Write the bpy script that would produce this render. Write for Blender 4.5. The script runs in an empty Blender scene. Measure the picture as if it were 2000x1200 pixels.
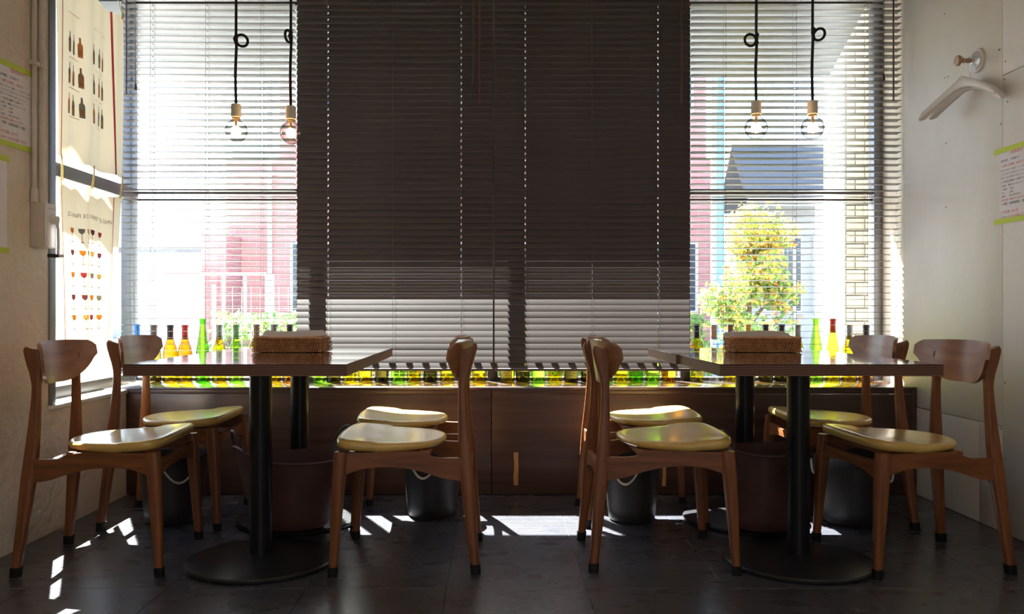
import bpy, bmesh, math, random
from math import sin, cos, pi, radians, tan, atan2, sqrt
from mathutils import Vector, Matrix, noise

S = bpy.context.scene
COL = S.collection
random.seed(7)

# ------------------------------------------------------------------ camera
F_PX, VX, VY, EYE = 1650.0, 968.0, 608.0, 0.892
cam_d = bpy.data.cameras.new('camera')
cam = bpy.data.objects.new('camera', cam_d)
COL.objects.link(cam)
cam.location = (0, 0, EYE)
cam.rotation_euler = (pi / 2, 0, 0)
cam_d.sensor_width = 36.0
cam_d.lens = F_PX / 2000 * 36.0
cam_d.shift_x = (1000 - VX) / 2000
cam_d.shift_y = (VY - 600) / 2000
cam_d.clip_start = 0.05
S.camera = cam

# ------------------------------------------------------------------ light
SUN_DIR = Vector((0.50, -1.0, -1.276)).normalized()      # direction the sunlight travels
SUN_E, SKY_E, EXPOSURE = 150.0, 1.35, -0.15
S.view_settings.view_transform = 'Standard'
S.view_settings.look = 'None'
S.view_settings.gamma = 1.0
S.view_settings.use_curve_mapping = False
S.view_settings.exposure = EXPOSURE

W = bpy.data.worlds.new('sky')
S.world = W
W.use_nodes = True
wn = W.node_tree.nodes
wn.clear()
w_out = wn.new('ShaderNodeOutputWorld')
w_bg = wn.new('ShaderNodeBackground')
w_sky = wn.new('ShaderNodeTexSky')
w_sky.sky_type = 'NISHITA'
w_sky.sun_disc = False
w_sky.sun_elevation = math.asin(-SUN_DIR.z)
w_sky.sun_rotation = atan2(-SUN_DIR.x, -SUN_DIR.y)
w_sky.dust_density = 1.0
w_sky.ozone_density = 2.5
w_bg.inputs['Strength'].default_value = SKY_E
W.node_tree.links.new(w_sky.outputs[0], w_bg.inputs[0])
W.node_tree.links.new(w_bg.outputs[0], w_out.inputs[0])

sun_d = bpy.data.lights.new('sun', 'SUN')
sun_d.energy = SUN_E
sun_d.angle = radians(0.55)
sun_d.color = (1.0, 0.965, 0.92)
sun = bpy.data.objects.new('sun', sun_d)
COL.objects.link(sun)
sun.location = (-6, 14, 14)
sun.rotation_euler = SUN_DIR.to_track_quat('-Z', 'Y').to_euler()


def area_light(name, loc, rot, size, size_y, power, color):
    d = bpy.data.lights.new(name, 'AREA')
    d.shape = 'RECTANGLE'
    d.size, d.size_y, d.energy, d.color = size, size_y, power, color
    o = bpy.data.objects.new(name, d)
    COL.objects.link(o)
    o.location, o.rotation_euler = loc, rot
    return o


# added fill lights out of view: two overhead, one at the back wall
area_light('overhead_fill', (-0.9, 0.6, 2.70), (0, 0, 0), 0.5, 0.5, 9, (1.0, 0.86, 0.68))
area_light('overhead_fill', (1.1, 0.6, 2.70), (0, 0, 0), 0.5, 0.5, 9, (1.0, 0.86, 0.68))
area_light('rear_fill', (0.2, -1.9, 1.3), (radians(90), 0, 0), 2.2, 2.0, 14, (0.92, 0.96, 1.0))

cy = S.cycles
cy.use_denoising = True
cy.max_bounces = 10
cy.diffuse_bounces = 5
cy.glossy_bounces = 4
cy.transmission_bounces = 6
cy.transparent_max_bounces = 24
cy.sample_clamp_indirect = 6.0
cy.caustics_reflective = True
cy.caustics_refractive = False
cy.blur_glossy = 0.6


# ------------------------------------------------------------------ object helpers
def link(o, parent=None):
    COL.objects.link(o)
    if parent is not None:
        o.parent = parent
    return o


def tag(o, label=None, cat=None, group=None, kind=None):
    if label:
        o['label'] = label
    if cat:
        o['category'] = cat
    if group:
        o['group'] = group
    if kind:
        o['kind'] = kind
    return o


def thing(name, label, cat, loc=(0, 0, 0), rz=0.0, group=None, kind=None):
    o = bpy.data.objects.new(name, None)
    o.empty_display_size = 0.05
    o.location = loc
    o.rotation_euler = (0, 0, rz)
    link(o)
    return tag(o, label, cat, group, kind)


def struct(name, loc=(0, 0, 0)):
    return thing(name, None, None, loc, kind='structure')


def copy_tree(root, parent=None, kids=None):
    c = root.copy()
    COL.objects.link(c)
    if parent is not None:
        c.parent = parent
    for ch in list(root.children):
        copy_tree(ch, c)
    return c


class B:
    """collects shapes into one mesh"""

    def __init__(s):
        s.bm = bmesh.new()

    def box(s, lo, hi, bevel=0.0, M=None, seg=2):
        t = bmesh.new()
        bmesh.ops.create_cube(t, size=1.0)
        c = [(lo[i] + hi[i]) / 2 for i in range(3)]
        d = [abs(hi[i] - lo[i]) for i in range(3)]
        for v in t.verts:
            v.co = Vector([v.co[i] * d[i] + c[i] for i in range(3)])
        if bevel > 0:
            bmesh.ops.bevel(t, geom=list(t.edges), offset=min(bevel, min(d) * 0.45), segments=seg, affect='EDGES', profile=0.5)
        s._add(t, M)
        return s

    def _add(s, t, M=None):
        if M is not None:
            bmesh.ops.transform(t, matrix=M, verts=t.verts)
        me = bpy.data.meshes.new('tmp')
        t.to_mesh(me)
        t.free()
        s.bm.from_mesh(me)
        bpy.data.meshes.remove(me)

    def loft(s, secs, cap=True, closed=True):
        rings = [[s.bm.verts.new(p) for p in sec] for sec in secs]
        n = len(rings[0])
        for a, b in zip(rings[:-1], rings[1:]):
            for i in range(n if closed else n - 1):
                j = (i + 1) % n
                s.bm.faces.new((a[i], a[j], b[j], b[i]))
        if cap:
            s.bm.faces.new(list(reversed(rings[0])))
            s.bm.faces.new(rings[-1])
        return s

    def lathe(s, prof, seg=24, c=(0, 0, 0), M=None, a0=0.0, a1=2 * pi):
        full = abs(a1 - a0 - 2 * pi) < 1e-6
        cols = []
        m = seg if full else seg + 1
        t = bmesh.new()
        for i in range(m):
            a = a0 + (a1 - a0) * i / seg
            cols.append([t.verts.new((c[0] + r * cos(a), c[1] + r * sin(a), c[2] + z)) for r, z in prof])
        for i in range(seg):
            A, Bc = cols[i], cols[(i + 1) % m]
            for k in range(len(prof) - 1):
                t.faces.new((A[k], Bc[k], Bc[k + 1], A[k + 1]))
        bmesh.ops.remove_doubles(t, verts=t.verts, dist=1e-6)
        bmesh.ops.dissolve_degenerate(t, edges=t.edges, dist=1e-7)
        s._add(t, M)
        return s

    def tube(s, path, r, seg=8, cap=True, closed=False):
        P = [Vector(p) for p in path]
        n = len(P)
        rr = r if isinstance(r, (list, tuple)) else [r] * n
        secs = []
        up = None
        for i in range(n):
            if closed:
                t = (P[(i + 1) % n] - P[i - 1]).normalized()
            else:
                t = (P[min(i + 1, n - 1)] - P[max(i - 1, 0)]).normalized()
            if up is None:
                up = t.orthogonal().normalized()
            else:
                up = (up - t * up.dot(t))
                up = up.normalized() if up.length > 1e-6 else t.orthogonal().normalized()
            w = t.cross(up)
            secs.append([P[i] + (up * cos(2 * pi * k / seg) + w * sin(2 * pi * k / seg)) * rr[i] for k in range(seg)])
        if closed:
            secs.append(secs[0])
            s.loft(secs, cap=False)
            bmesh.ops.remove_doubles(s.bm, verts=s.bm.verts, dist=1e-7)
        else:
            s.loft(secs, cap=cap)
        return s

    def prism(s, poly, f0, f1):
        """polygon (list of 2d) mapped by f0 / f1 to two faces"""
        s.loft([[f0(*p) for p in poly], [f1(*p) for p in poly]])
        return s

    def grid(s, f, nu, nv):
        vs = [[s.bm.verts.new(f(i / nu, j / nv)) for j in range(nv + 1)] for i in range(nu + 1)]
        for i in range(nu):
            for j in range(nv):
                s.bm.faces.new((vs[i][j], vs[i + 1][j], vs[i + 1][j + 1], vs[i][j + 1]))
        return s

    def quad(s, pts):
        s.bm.faces.new([s.bm.verts.new(p) for p in pts])
        return s

    def mesh(s, name, mat, angle=38, recalc=True):
        if recalc:
            bmesh.ops.recalc_face_normals(s.bm, faces=s.bm.faces)
        me = bpy.data.meshes.new(name)
        s.bm.to_mesh(me)
        s.bm.free()
        if mat is not None:
            me.materials.append(mat)
        for p in me.polygons:
            p.use_smooth = True
        me.set_sharp_from_angle(angle=radians(angle))
        return me

    def build(s, name, mat, parent=None, loc=None, angle=38, recalc=True):
        o = bpy.data.objects.new(name, s.mesh(name, mat, angle, recalc))
        if loc is not None:
            o.location = loc
        return link(o, parent)


def inst(name, me, parent=None, loc=(0, 0, 0), rot=(0, 0, 0)):
    o = bpy.data.objects.new(name, me)
    o.location, o.rotation_euler = loc, rot
    return link(o, parent)


def rrect(cx, cyy, z, hx, hy, r=0.4, n=3, tilt=0.0):
    """rounded rectangle ring in the xy plane at height z"""
    pts = []
    q = min(hx, hy) * r
    for k, (sx, sy) in enumerate(((1, 1), (-1, 1), (-1, -1), (1, -1))):
        for i in range(n + 1):
            a = pi / 2 * k + pi / 2 * i / n
            x = sx * (hx - q) + q * cos(a)
            y = sy * (hy - q) + q * sin(a)
            pts.append((cx + x, cyy + y, z + tilt * x))
    return pts


def smooth_curve(P, n=6, closed=False):
    """Catmull-Rom through the points"""
    out = []
    m = len(P)
    for i in range(m if closed else m - 1):
        p0 = P[(i - 1) % m] if closed or i > 0 else P[i]
        p1, p2 = P[i], P[(i + 1) % m]
        p3 = P[(i + 2) % m] if closed or i + 2 < m else P[i + 1]
        for k in range(n):
            t = k / n
            out.append(tuple(0.5 * (2 * b + (c - a) * t + (2 * a - 5 * b + 4 * c - d) * t * t + (3 * b - a - 3 * c + d) * t ** 3)
                             for a, b, c, d in zip(p0, p1, p2, p3)))
    if not closed:
        out.append(tuple(P[-1]))
    return out


# ------------------------------------------------------------------ materials
def mat(name, color=(0.5, 0.5, 0.5), rough=0.5, metal=0.0, spec=0.5, coat=0.0, coat_rough=0.1):
    m = bpy.data.materials.new(name)
    m.use_nodes = True
    b = m.node_tree.nodes['Principled BSDF']
    b.inputs['Base Color'].default_value = (*color, 1)
    b.inputs['Roughness'].default_value = rough
    b.inputs['Metallic'].default_value = metal
    b.inputs['Specular IOR Level'].default_value = spec
    b.inputs['Coat Weight'].default_value = coat
    b.inputs['Coat Roughness'].default_value = coat_rough
    return m


def nodes(m):
    return m.node_tree.nodes, m.node_tree.links, m.node_tree.nodes['Principled BSDF']


def noise_color(m, c1, c2, scale=(5, 5, 5), nscale=1.0, detail=5, lo=0.35, hi=0.65, rough=None, bump=0.0, bump_d=0.002, distort=0.0):
    N, L, bs = nodes(m)
    tc = N.new('ShaderNodeTexCoord')
    mp = N.new('ShaderNodeMapping')
    mp.inputs['Scale'].default_value = scale
    nz = N.new('ShaderNodeTexNoise')
    nz.inputs['Scale'].default_value = nscale
    nz.inputs['Detail'].default_value = detail
    nz.inputs['Distortion'].default_value = distort
    rp = N.new('ShaderNodeValToRGB')
    rp.color_ramp.elements[0].position = lo
    rp.color_ramp.elements[1].position = hi
    rp.color_ramp.elements[0].color = (*c1, 1)
    rp.color_ramp.elements[1].color = (*c2, 1)
    L.new(tc.outputs['Object'], mp.inputs[0])
    L.new(mp.outputs[0], nz.inputs['Vector'])
    L.new(nz.outputs['Fac'], rp.inputs[0])
    L.new(rp.outputs[0], bs.inputs['Base Color'])
    if rough:
        mr = N.new('ShaderNodeMapRange')
        mr.inputs['To Min'].default_value, mr.inputs['To Max'].default_value = rough
        mr.inputs['From Min'].default_value, mr.inputs['From Max'].default_value = 0.3, 0.7
        L.new(nz.outputs['Fac'], mr.inputs['Value'])
        L.new(mr.outputs[0], bs.inputs['Roughness'])
    if bump:
        bp = N.new('ShaderNodeBump')
        bp.inputs['Strength'].default_value = bump
        bp.inputs['Distance'].default_value = bump_d
        L.new(nz.outputs['Fac'], bp.inputs['Height'])
        L.new(bp.outputs[0], bs.inputs['Normal'])
    return m


def add_bump(m, scale, strength, dist, detail=4, kind='noise', vec=(1, 1, 1)):
    N, L, bs = nodes(m)
    tc = N.new('ShaderNodeTexCoord')
    mp = N.new('ShaderNodeMapping')
    mp.inputs['Scale'].default_value = vec
    L.new(tc.outputs['Object'], mp.inputs[0])
    t = N.new('ShaderNodeTexNoise')
    t.inputs['Scale'].default_value = scale
    t.inputs['Detail'].default_value = detail
    L.new(mp.outputs[0], t.inputs['Vector'])
    bp = N.new('ShaderNodeBump')
    bp.inputs['Strength'].default_value = strength
    bp.inputs['Distance'].default_value = dist
    L.new(t.outputs['Fac'], bp.inputs['Height'])
    old = bs.inputs['Normal'].links
    if old:
        L.new(old[0].from_socket, bp.inputs['Normal'])
    L.new(bp.outputs[0], bs.inputs['Normal'])
    return m


def wood(name, c1, c2, axis, rough=0.42, coat=0.08, fine=40.0, along=2.2):
    m = mat(name, c1, rough, coat=coat, coat_rough=0.2)
    sc = [fine, fine, fine]
    sc['xyz'.index(axis)] = along
    noise_color(m, c1, c2, tuple(sc), 1.0, 4, 0.3, 0.7, bump=0.12, bump_d=0.0006, distort=0.6)
    return m


def tinted_glass(name, tint, edge, refl=0.12, blend=0.45):
    """clear coloured glass: light passes tinted, darker where it is seen edge-on (longer path), with a surface sheen"""
    m = bpy.data.materials.new(name)
    m.use_nodes = True
    N, L = m.node_tree.nodes, m.node_tree.links
    N.clear()
    out = N.new('ShaderNodeOutputMaterial')
    tr = N.new('ShaderNodeBsdfTransparent')
    gl = N.new('ShaderNodeBsdfGlossy')
    gl.inputs['Roughness'].default_value = 0.04
    lw = N.new('ShaderNodeLayerWeight')
    lw.inputs['Blend'].default_value = blend
    mx = N.new('ShaderNodeMix')
    mx.data_type = 'RGBA'
    mx.inputs['A'].default_value = (*tint, 1)
    mx.inputs['B'].default_value = (*edge, 1)
    L.new(lw.outputs['Facing'], mx.inputs['Factor'])
    L.new(mx.outputs['Result'], tr.inputs['Color'])
    # surface reflection after Schlick, the same from both sides of the thin wall
    l2 = N.new('ShaderNodeLayerWeight')
    l2.inputs['Blend'].default_value = 0.5
    pw = N.new('ShaderNodeMath')
    pw.operation = 'POWER'
    pw.inputs[1].default_value = 5.0
    L.new(l2.outputs['Facing'], pw.inputs[0])
    mul = N.new('ShaderNodeMath')
    mul.operation = 'MULTIPLY_ADD'
    mul.use_clamp = True
    mul.inputs[1].default_value = 0.85
    mul.inputs[2].default_value = refl * 0.4
    L.new(pw.outputs[0], mul.inputs[0])
    ms = N.new('ShaderNodeMixShader')
    L.new(mul.outputs[0], ms.inputs[0])
    L.new(tr.outputs[0], ms.inputs[1])
    L.new(gl.outputs[0], ms.inputs[2])
    L.new(ms.outputs[0], out.inputs[0])
    return m


M = {}
# timber of the chairs, grain along each axis
CW1, CW2 = (0.130, 0.038, 0.009), (0.260, 0.088, 0.024)
for ax in 'xyz':
    M['chair_' + ax] = wood('chair_wood_' + ax, CW1, CW2, ax)
M['back_ply'] = wood('chair_back_veneer', (0.20, 0.08, 0.036), (0.33, 0.15, 0.07), 'y', rough=0.3, coat=0.4, fine=30, along=1.6)
M['vinyl'] = noise_color(mat('mustard_vinyl', (0.56, 0.37, 0.13), 0.30, coat=0.45, coat_rough=0.14), (0.58, 0.37, 0.09), (0.68, 0.46, 0.14), (3, 3, 3), 3, 4)
add_bump(M['vinyl'], 260, 0.08, 0.0006)
M['rubber'] = mat('black_rubber', (0.006, 0.006, 0.007), 0.55, spec=0.3)
# tables
M['table_top'] = noise_color(mat('table_laminate', (0.03, 0.014, 0.011), 0.10, coat=0.9, coat_rough=0.04), (0.014, 0.008, 0.007), (0.032, 0.018, 0.015), (3, 40, 40), 1, 4)
M['steel_black'] = mat('black_powder_steel', (0.006, 0.007, 0.009), 0.30, spec=0.35)
M['cast_black'] = noise_color(mat('black_cast_iron', (0.012, 0.013, 0.016), 0.3), (0.010, 0.011, 0.013), (0.016, 0.017, 0.020), (9, 9, 9), 2, 5, bump=0.05, bump_d=0.001)


def ply_edge():
    m = mat('plywood_edge', (0.12, 0.05, 0.03), 0.45)
    N, L, bs = nodes(m)
    tc = N.new('ShaderNodeTexCoord')
    sp = N.new('ShaderNodeSeparateXYZ')
    L.new(tc.outputs['Object'], sp.inputs[0])
    nz = N.new('ShaderNodeTexNoise')
    nz.inputs['Scale'].default_value = 6
    L.new(tc.outputs['Object'], nz.inputs['Vector'])
    ad = N.new('ShaderNodeMath')
    ad.operation = 'MULTIPLY_ADD'
    ad.inputs[1].default_value = 0.004
    L.new(nz.outputs['Fac'], ad.inputs[0])
    L.new(sp.outputs['Z'], ad.inputs[2])
    mo = N.new('ShaderNodeMath')
    mo.operation = 'MULTIPLY'
    mo.inputs[1].default_value = 2 * pi / 0.0068
    L.new(ad.outputs[0], mo.inputs[0])
    sn = N.new('ShaderNodeMath')
    sn.operation = 'SINE'
    L.new(mo.outputs[0], sn.inputs[0])
    rp = N.new('ShaderNodeValToRGB')
    mr = N.new('ShaderNodeMapRange')
    mr.inputs['From Min'].default_value = -1
    L.new(sn.outputs[0], mr.inputs['Value'])
    L.new(mr.outputs[0], rp.inputs[0])
    rp.color_ramp.elements[0].color = (0.055, 0.020, 0.013, 1)
    rp.color_ramp.elements[1].color = (0.23, 0.11, 0.065, 1)
    rp.color_ramp.elements[0].position = 0.35
    rp.color_ramp.elements[1].position = 0.75
    L.new(rp.outputs[0], bs.inputs['Base Color'])
    return m


M['ply_edge'] = ply_edge()
# room
M['floor'] = mat('floor_vinyl', (0.022, 0.016, 0.015), 0.3, spec=1.0)
noise_color(M['floor'], (0.046, 0.047, 0.060), (0.057, 0.058, 0.073), (3, 7, 3), 2.0, 5, 0.2, 0.85, rough=(0.26, 0.30))
add_bump(M['floor'], 40, 0.012, 0.0006, 6, vec=(1, 3, 1))
M['floor_base'] = mat('floor_joint', (0.008, 0.006, 0.006), 0.7)
M['stucco'] = noise_color(mat('stucco', (0.60, 0.52, 0.42), 0.85), (0.66, 0.57, 0.46), (0.78, 0.69, 0.57), (1.2, 1.2, 1.2), 1.5, 5)
add_bump(M['stucco'], 34, 0.8, 0.012, 5)
add_bump(M['stucco'], 9, 0.5, 0.02, 3)
M['plaster'] = noise_color(mat('painted_board', (0.72, 0.67, 0.60), 0.45), (0.70, 0.66, 0.60), (0.79, 0.76, 0.71), (1, 1.6, 0.8), 1.6, 6, 0.35, 0.7)
add_bump(M['plaster'], 7, 0.35, 0.012, 4)
add_bump(M['plaster'], 60, 0.12, 0.003, 3)
M['ceiling'] = mat('ceiling_paint', (0.62, 0.58, 0.52), 0.9)
M['bench'] = wood('bench_panel_wood', (0.040, 0.019, 0.012), (0.080, 0.039, 0.024), 'x', rough=0.42, coat=0.1, fine=26, along=1.2)
M['bench_top'] = wood('bench_top_wood', (0.045, 0.030, 0.024), (0.075, 0.050, 0.040), 'x', rough=0.2, coat=0.5, fine=30, along=1.2)
M['alu_grey'] = mat('grey_aluminium', (0.22, 0.23, 0.25), 0.4, metal=0.6)
M['alu_dark'] = mat('bronze_aluminium', (0.055, 0.045, 0.04), 0.4, metal=0.3)
M['white_sill'] = mat('white_sill_paint', (0.72, 0.72, 0.72), 0.5)
M['slat'] = noise_color(mat('brown_blind_slat', (0.075, 0.056, 0.050), 0.36), (0.068, 0.052, 0.049), (0.088, 0.070, 0.067), (3, 60, 60), 1.2, 4)
M['blind_rail'] = mat('brown_blind_rail', (0.06, 0.045, 0.04), 0.4)
M['blind_cord'] = mat('blind_cord', (0.12, 0.10, 0.095), 0.7)
M['wand'] = mat('blind_wand', (0.085, 0.038, 0.03), 0.3)
M['cloth_red'] = mat('red_stripe_print', (0.38, 0.045, 0.05), 0.9)


def clear_pane(name, col=(0.94, 0.97, 0.96)):
    m = tinted_glass(name, col, tuple(c * 0.75 for c in col), 0.06)
    return m


M['pane'] = clear_pane('window_glass')
M['bulb_glass'] = tinted_glass('bulb_glass', (0.98, 0.95, 0.91), (0.10, 0.08, 0.07), 0.16, 0.42)
# ---- geometry ids used by the pieces below


def cloth_mat():
    m = bpy.data.materials.new('linen_cloth')
    m.use_nodes = True
    N, L, bs = nodes(m)
    bs.inputs['Base Color'].default_value = (0.80, 0.66, 0.46, 1)
    bs.inputs['Roughness'].default_value = 0.95
    bs.inputs['Specular IOR Level'].default_value = 0.1
    out = [n for n in N if n.type == 'OUTPUT_MATERIAL'][0]
    tl = N.new('ShaderNodeBsdfTranslucent')
    tl.inputs['Color'].default_value = (0.80, 0.63, 0.40, 1)
    ms = N.new('ShaderNodeMixShader')
    ms.inputs[0].default_value = 0.30
    L.new(bs.outputs[0], ms.inputs[1])
    L.new(tl.outputs[0], ms.inputs[2])
    L.new(ms.outputs[0], out.inputs[0])
    return m


M['linen'] = cloth_mat()
M['paper'] = mat('white_paper', (0.80, 0.78, 0.80), 0.8)
M['tape_green'] = mat('lime_masking_tape', (0.52, 0.64, 0.07), 0.7)
M['ink_red'] = mat('red_ink', (0.65, 0.05, 0.07), 0.8)
M['ink_black'] = mat('black_ink', (0.05, 0.05, 0.06), 0.8)
M['ink_blue'] = mat('blue_ink', (0.06, 0.06, 0.30), 0.8)
M['ink_grey'] = mat('grey_ink', (0.20, 0.25, 0.24), 0.8)
M['conduit'] = noise_color(mat('painted_conduit', (0.62, 0.56, 0.48), 0.6), (0.52, 0.46, 0.38), (0.68, 0.62, 0.55), (30, 30, 8), 1, 4, bump=0.2, bump_d=0.002)
M['box_cream'] = mat('cream_plastic', (0.60, 0.52, 0.46), 0.5)
M['white_plastic'] = mat('white_plastic', (0.78, 0.75, 0.74), 0.4)
M['black_plastic'] = mat('black_plastic', (0.015, 0.015, 0.017), 0.4)
M['chrome'] = mat('brushed_metal', (0.72, 0.72, 0.74), 0.22, metal=1.0)
M['hook_white'] = mat('silver_paint', (0.78, 0.79, 0.82), 0.28, metal=0.5)
M['knob_wood'] = wood('knob_wood', (0.36, 0.22, 0.13), (0.50, 0.33, 0.2), 'x')
M['hanger'] = mat('white_hanger_paint', (0.74, 0.70, 0.67), 0.38)
M['cord_black'] = add_bump(mat('black_fabric_cord', (0.010, 0.009, 0.012), 0.85), 900, 0.4, 0.0006)
M['socket'] = mat('cream_porcelain', (0.62, 0.55, 0.43), 0.45)
M['brass'] = mat('lamp_brass', (0.75, 0.50, 0.20), 0.25, metal=1.0)
M['tub'] = noise_color(mat('brown_soft_plastic', (0.095, 0.040, 0.036), 0.5), (0.085, 0.035, 0.031), (0.105, 0.045, 0.040), (4, 4, 4), 3, 3)
M['bucket'] = mat('charcoal_plastic', (0.030, 0.027, 0.026), 0.42)
M['rope'] = mat('white_rope', (0.72, 0.68, 0.62), 0.85)
M['rattan'] = noise_color(mat('rattan', (0.26, 0.105, 0.045), 0.5), (0.42, 0.19, 0.08), (0.60, 0.31, 0.15), (40, 40, 40), 1, 3)
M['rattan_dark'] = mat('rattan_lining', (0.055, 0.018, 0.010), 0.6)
M['napkin'] = mat('paper_napkin', (0.86, 0.79, 0.75), 0.9)
M['kraft'] = noise_color(mat('kraft_tape', (0.46, 0.25, 0.10), 0.7), (0.40, 0.20, 0.07), (0.52, 0.30, 0.13), (30, 30, 12), 1, 4)
M['filament'] = bpy.data.materials.new('glowing_filament')
M['filament'].use_nodes = True
_n = M['filament'].node_tree.nodes['Principled BSDF']
_n.inputs['Base Color'].default_value = (0.2, 0.1, 0.05, 1)
_n.inputs['Emission Color'].default_value = (1.0, 0.50, 0.16, 1)
_n.inputs['Emission Strength'].default_value = 110.0

def see_through(m, f=0.5):
    N, L, bs = nodes(m)
    out = [n for n in N if n.type == 'OUTPUT_MATERIAL'][0]
    tl = N.new('ShaderNodeBsdfTranslucent')
    tl.inputs['Color'].default_value = bs.inputs['Base Color'].default_value
    ms = N.new('ShaderNodeMixShader')
    ms.inputs[0].default_value = f
    L.new(bs.outputs[0], ms.inputs[1])
    L.new(tl.outputs[0], ms.inputs[2])
    L.new(ms.outputs[0], out.inputs[0])
    return m


# ------------------------------------------------------------------ room shell
XL, XR, YB, YF, ZC = -1.79, 2.04, -2.0, 4.09, 2.75
GY = 4.50            # plane of the front glazing
BY = 4.255            # plane of the blinds
SILL = 0.523
PX = [-1.95, -1.02, -0.016, 1.003, 2.022]     # window posts along the front
LGX = -1.93          # plane of the side glazing
WIN_TOP = 2.56

# floor: joint bed + 45 cm vinyl tiles
fl = B().box((XL - 0.2, YB, -0.12), (XR + 0.2, GY + 0.1, -0.003)).build('floor', M['floor_base'])
tag(fl, kind='structure')
tiles = {}
ts, gap = 0.45, 0.0009
x0s = -0.158 - ts * 4
y0s = 2.716 - ts * 11
for i in range(10):
    for j in range(16):
        a0, a1 = max(x0s + i * ts, XL), min(x0s + (i + 1) * ts, XR)
        b0, b1 = max(y0s + j * ts, YB), min(y0s + (j + 1) * ts, YF + 0.01)
        if a1 - a0 < 0.01 or b1 - b0 < 0.01:
            continue
        t = B().box((a0 + gap, b0 + gap, -0.003), (a1 - gap, b1 - gap, 0.0), 0.0006, seg=1).build('tile', M['floor'], fl)

ce = B().box((XL - 0.35, YB, ZC), (XR + 0.2, GY + 0.15, ZC + 0.12)).build('ceiling', M['ceiling'])
tag(ce, kind='structure')
wb = B().box((XL - 0.2, YB - 0.15, -0.1), (XR + 0.2, YB, ZC)).build('wall_back', M['plaster'])
tag(wb, kind='structure')
# wall with the tea-towel window: solid near part + low wall under the window opening
LWY = 3.38
wl = B().box((XL - 0.22, YB, -0.1), (XL, LWY, ZC)).box((XL - 0.22, LWY, -0.1), (XL, GY + 0.06, 0.495)) \
    .box((XL - 0.22, LWY, WIN_TOP), (XL, GY + 0.06, ZC)).build('wall_left', M['stucco'])
tag(wl, kind='structure')
ws = B().box((XL - 0.19, LWY, 0.495), (XL + 0.012, YF + 0.02, 0.512), 0.003).build('window_sill', M['white_sill'], wl)

# plain board wall with the coat hook
wr = B().box((XR + 0.010, YB, -0.1), (XR + 0.2, GY + 0.06, ZC)).build('wall_right', mat('wall_joint', (0.20, 0.17, 0.14), 0.9))
tag(wr, kind='structure')


def wall_panel(y0, y1, z0, z1, m, name='panel', bev=0.0015, th=0.0):
    g = 0.0012
    return B().box((XR + th, y0 + g, z0 + g), (XR + 0.02, y1 - g, z1 - g), bev, seg=2).build(name, m, wr)


wall_panel(YB, 3.40, 1.84, ZC, M['plaster'])
wall_panel(YB, 3.40, 0.0, 1.84, M['plaster'])
wall_panel(3.40, 4.225, 0.425, ZC, M['plaster'], bev=0.006)
wall_panel(3.40, 3.565, 0.0, 0.425, M['plaster'])
wall_panel(3.565, 4.225, 0.0, 0.425, M['plaster'], 'access_panel', 0.004)
wall_panel(4.225, GY + 0.06, 0.0, ZC, M['stucco'], 'panel', 0.002, 0.006)
# nail heads and old fixing holes
for (px, py) in ((1845, 27), (1846, 152), (1852, 150), (1953, 96), (1962, 155), (1964, 120), (1968, 199), (1955, 242), (1848, 280), (1848, 405), (1963, 748), (1955, 838), (1963, 897), (1951, 98)):
    d = XR * F_PX / (px - VX)
    z = EYE + (VY - py) * d / F_PX
    B().lathe([(0, -0.0012), (0.0035, -0.0008), (0.0035, 0.001), (0, 0.001)], 8, M=Matrix.Translation((XR, d, z)) @ Matrix.Rotation(pi / 2, 4, 'Y')).build('nail_head', M['alu_dark'], wr)

# wall above and below the front glazing
wf = B().box((XL - 0.22, GY - 0.05, WIN_TOP), (XR + 0.05, GY + 0.10, ZC)).box((XL - 0.22, GY - 0.03, -0.2), (XR + 0.05, GY + 0.10, SILL - 0.03)).build('wall_front', M['stucco'])
tag(wf, kind='structure')


# ------------------------------------------------------------------ windows
def window_bay(n, xa, xb, post_left=True):
    w = struct('window_%d' % n, (0, 0, 0))
    f = B()
    f.box((xa + 0.027, GY - 0.03, SILL), (xb - 0.027, GY + 0.03, SILL + 0.018), 0.002)
    f.box((xa + 0.027, GY - 0.03, WIN_TOP - 0.05), (xb - 0.027, GY + 0.03, WIN_TOP), 0.002)
    f.build('frame', M['alu_dark'], w)
    B().box((xa + 0.02, GY - 0.035, 1.512), (xb - 0.02, GY + 0.03, 1.538), 0.002).box((xa + 0.02, GY - 0.02, 1.478), (xb - 0.02, GY + 0.02, 1.488), 0.002).build('transom', M['alu_dark'], w)
    for z0, z1 in ((SILL + 0.016, 1.48), (1.536, WIN_TOP - 0.048)):
        B().box((xa + 0.026, GY - 0.003, z0), (xb - 0.026, GY + 0.003, z1)).build('pane', M['pane'], w)
    return w


for n in range(4):
    window_bay(n + 2, PX[n], PX[n + 1])
for i, x in enumerate(PX):
    m_ = M['alu_grey'] if i in (0, 4) else M['alu_dark']
    hw = 0.030 if i == 0 else (0.022 if i == 4 else 0.027)
    tag(B().box((x - hw, GY - 0.035, SILL), (x + hw, GY + 0.035, WIN_TOP), 0.003).build('trim_%d' % (i + 1), m_), kind='structure')

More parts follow.
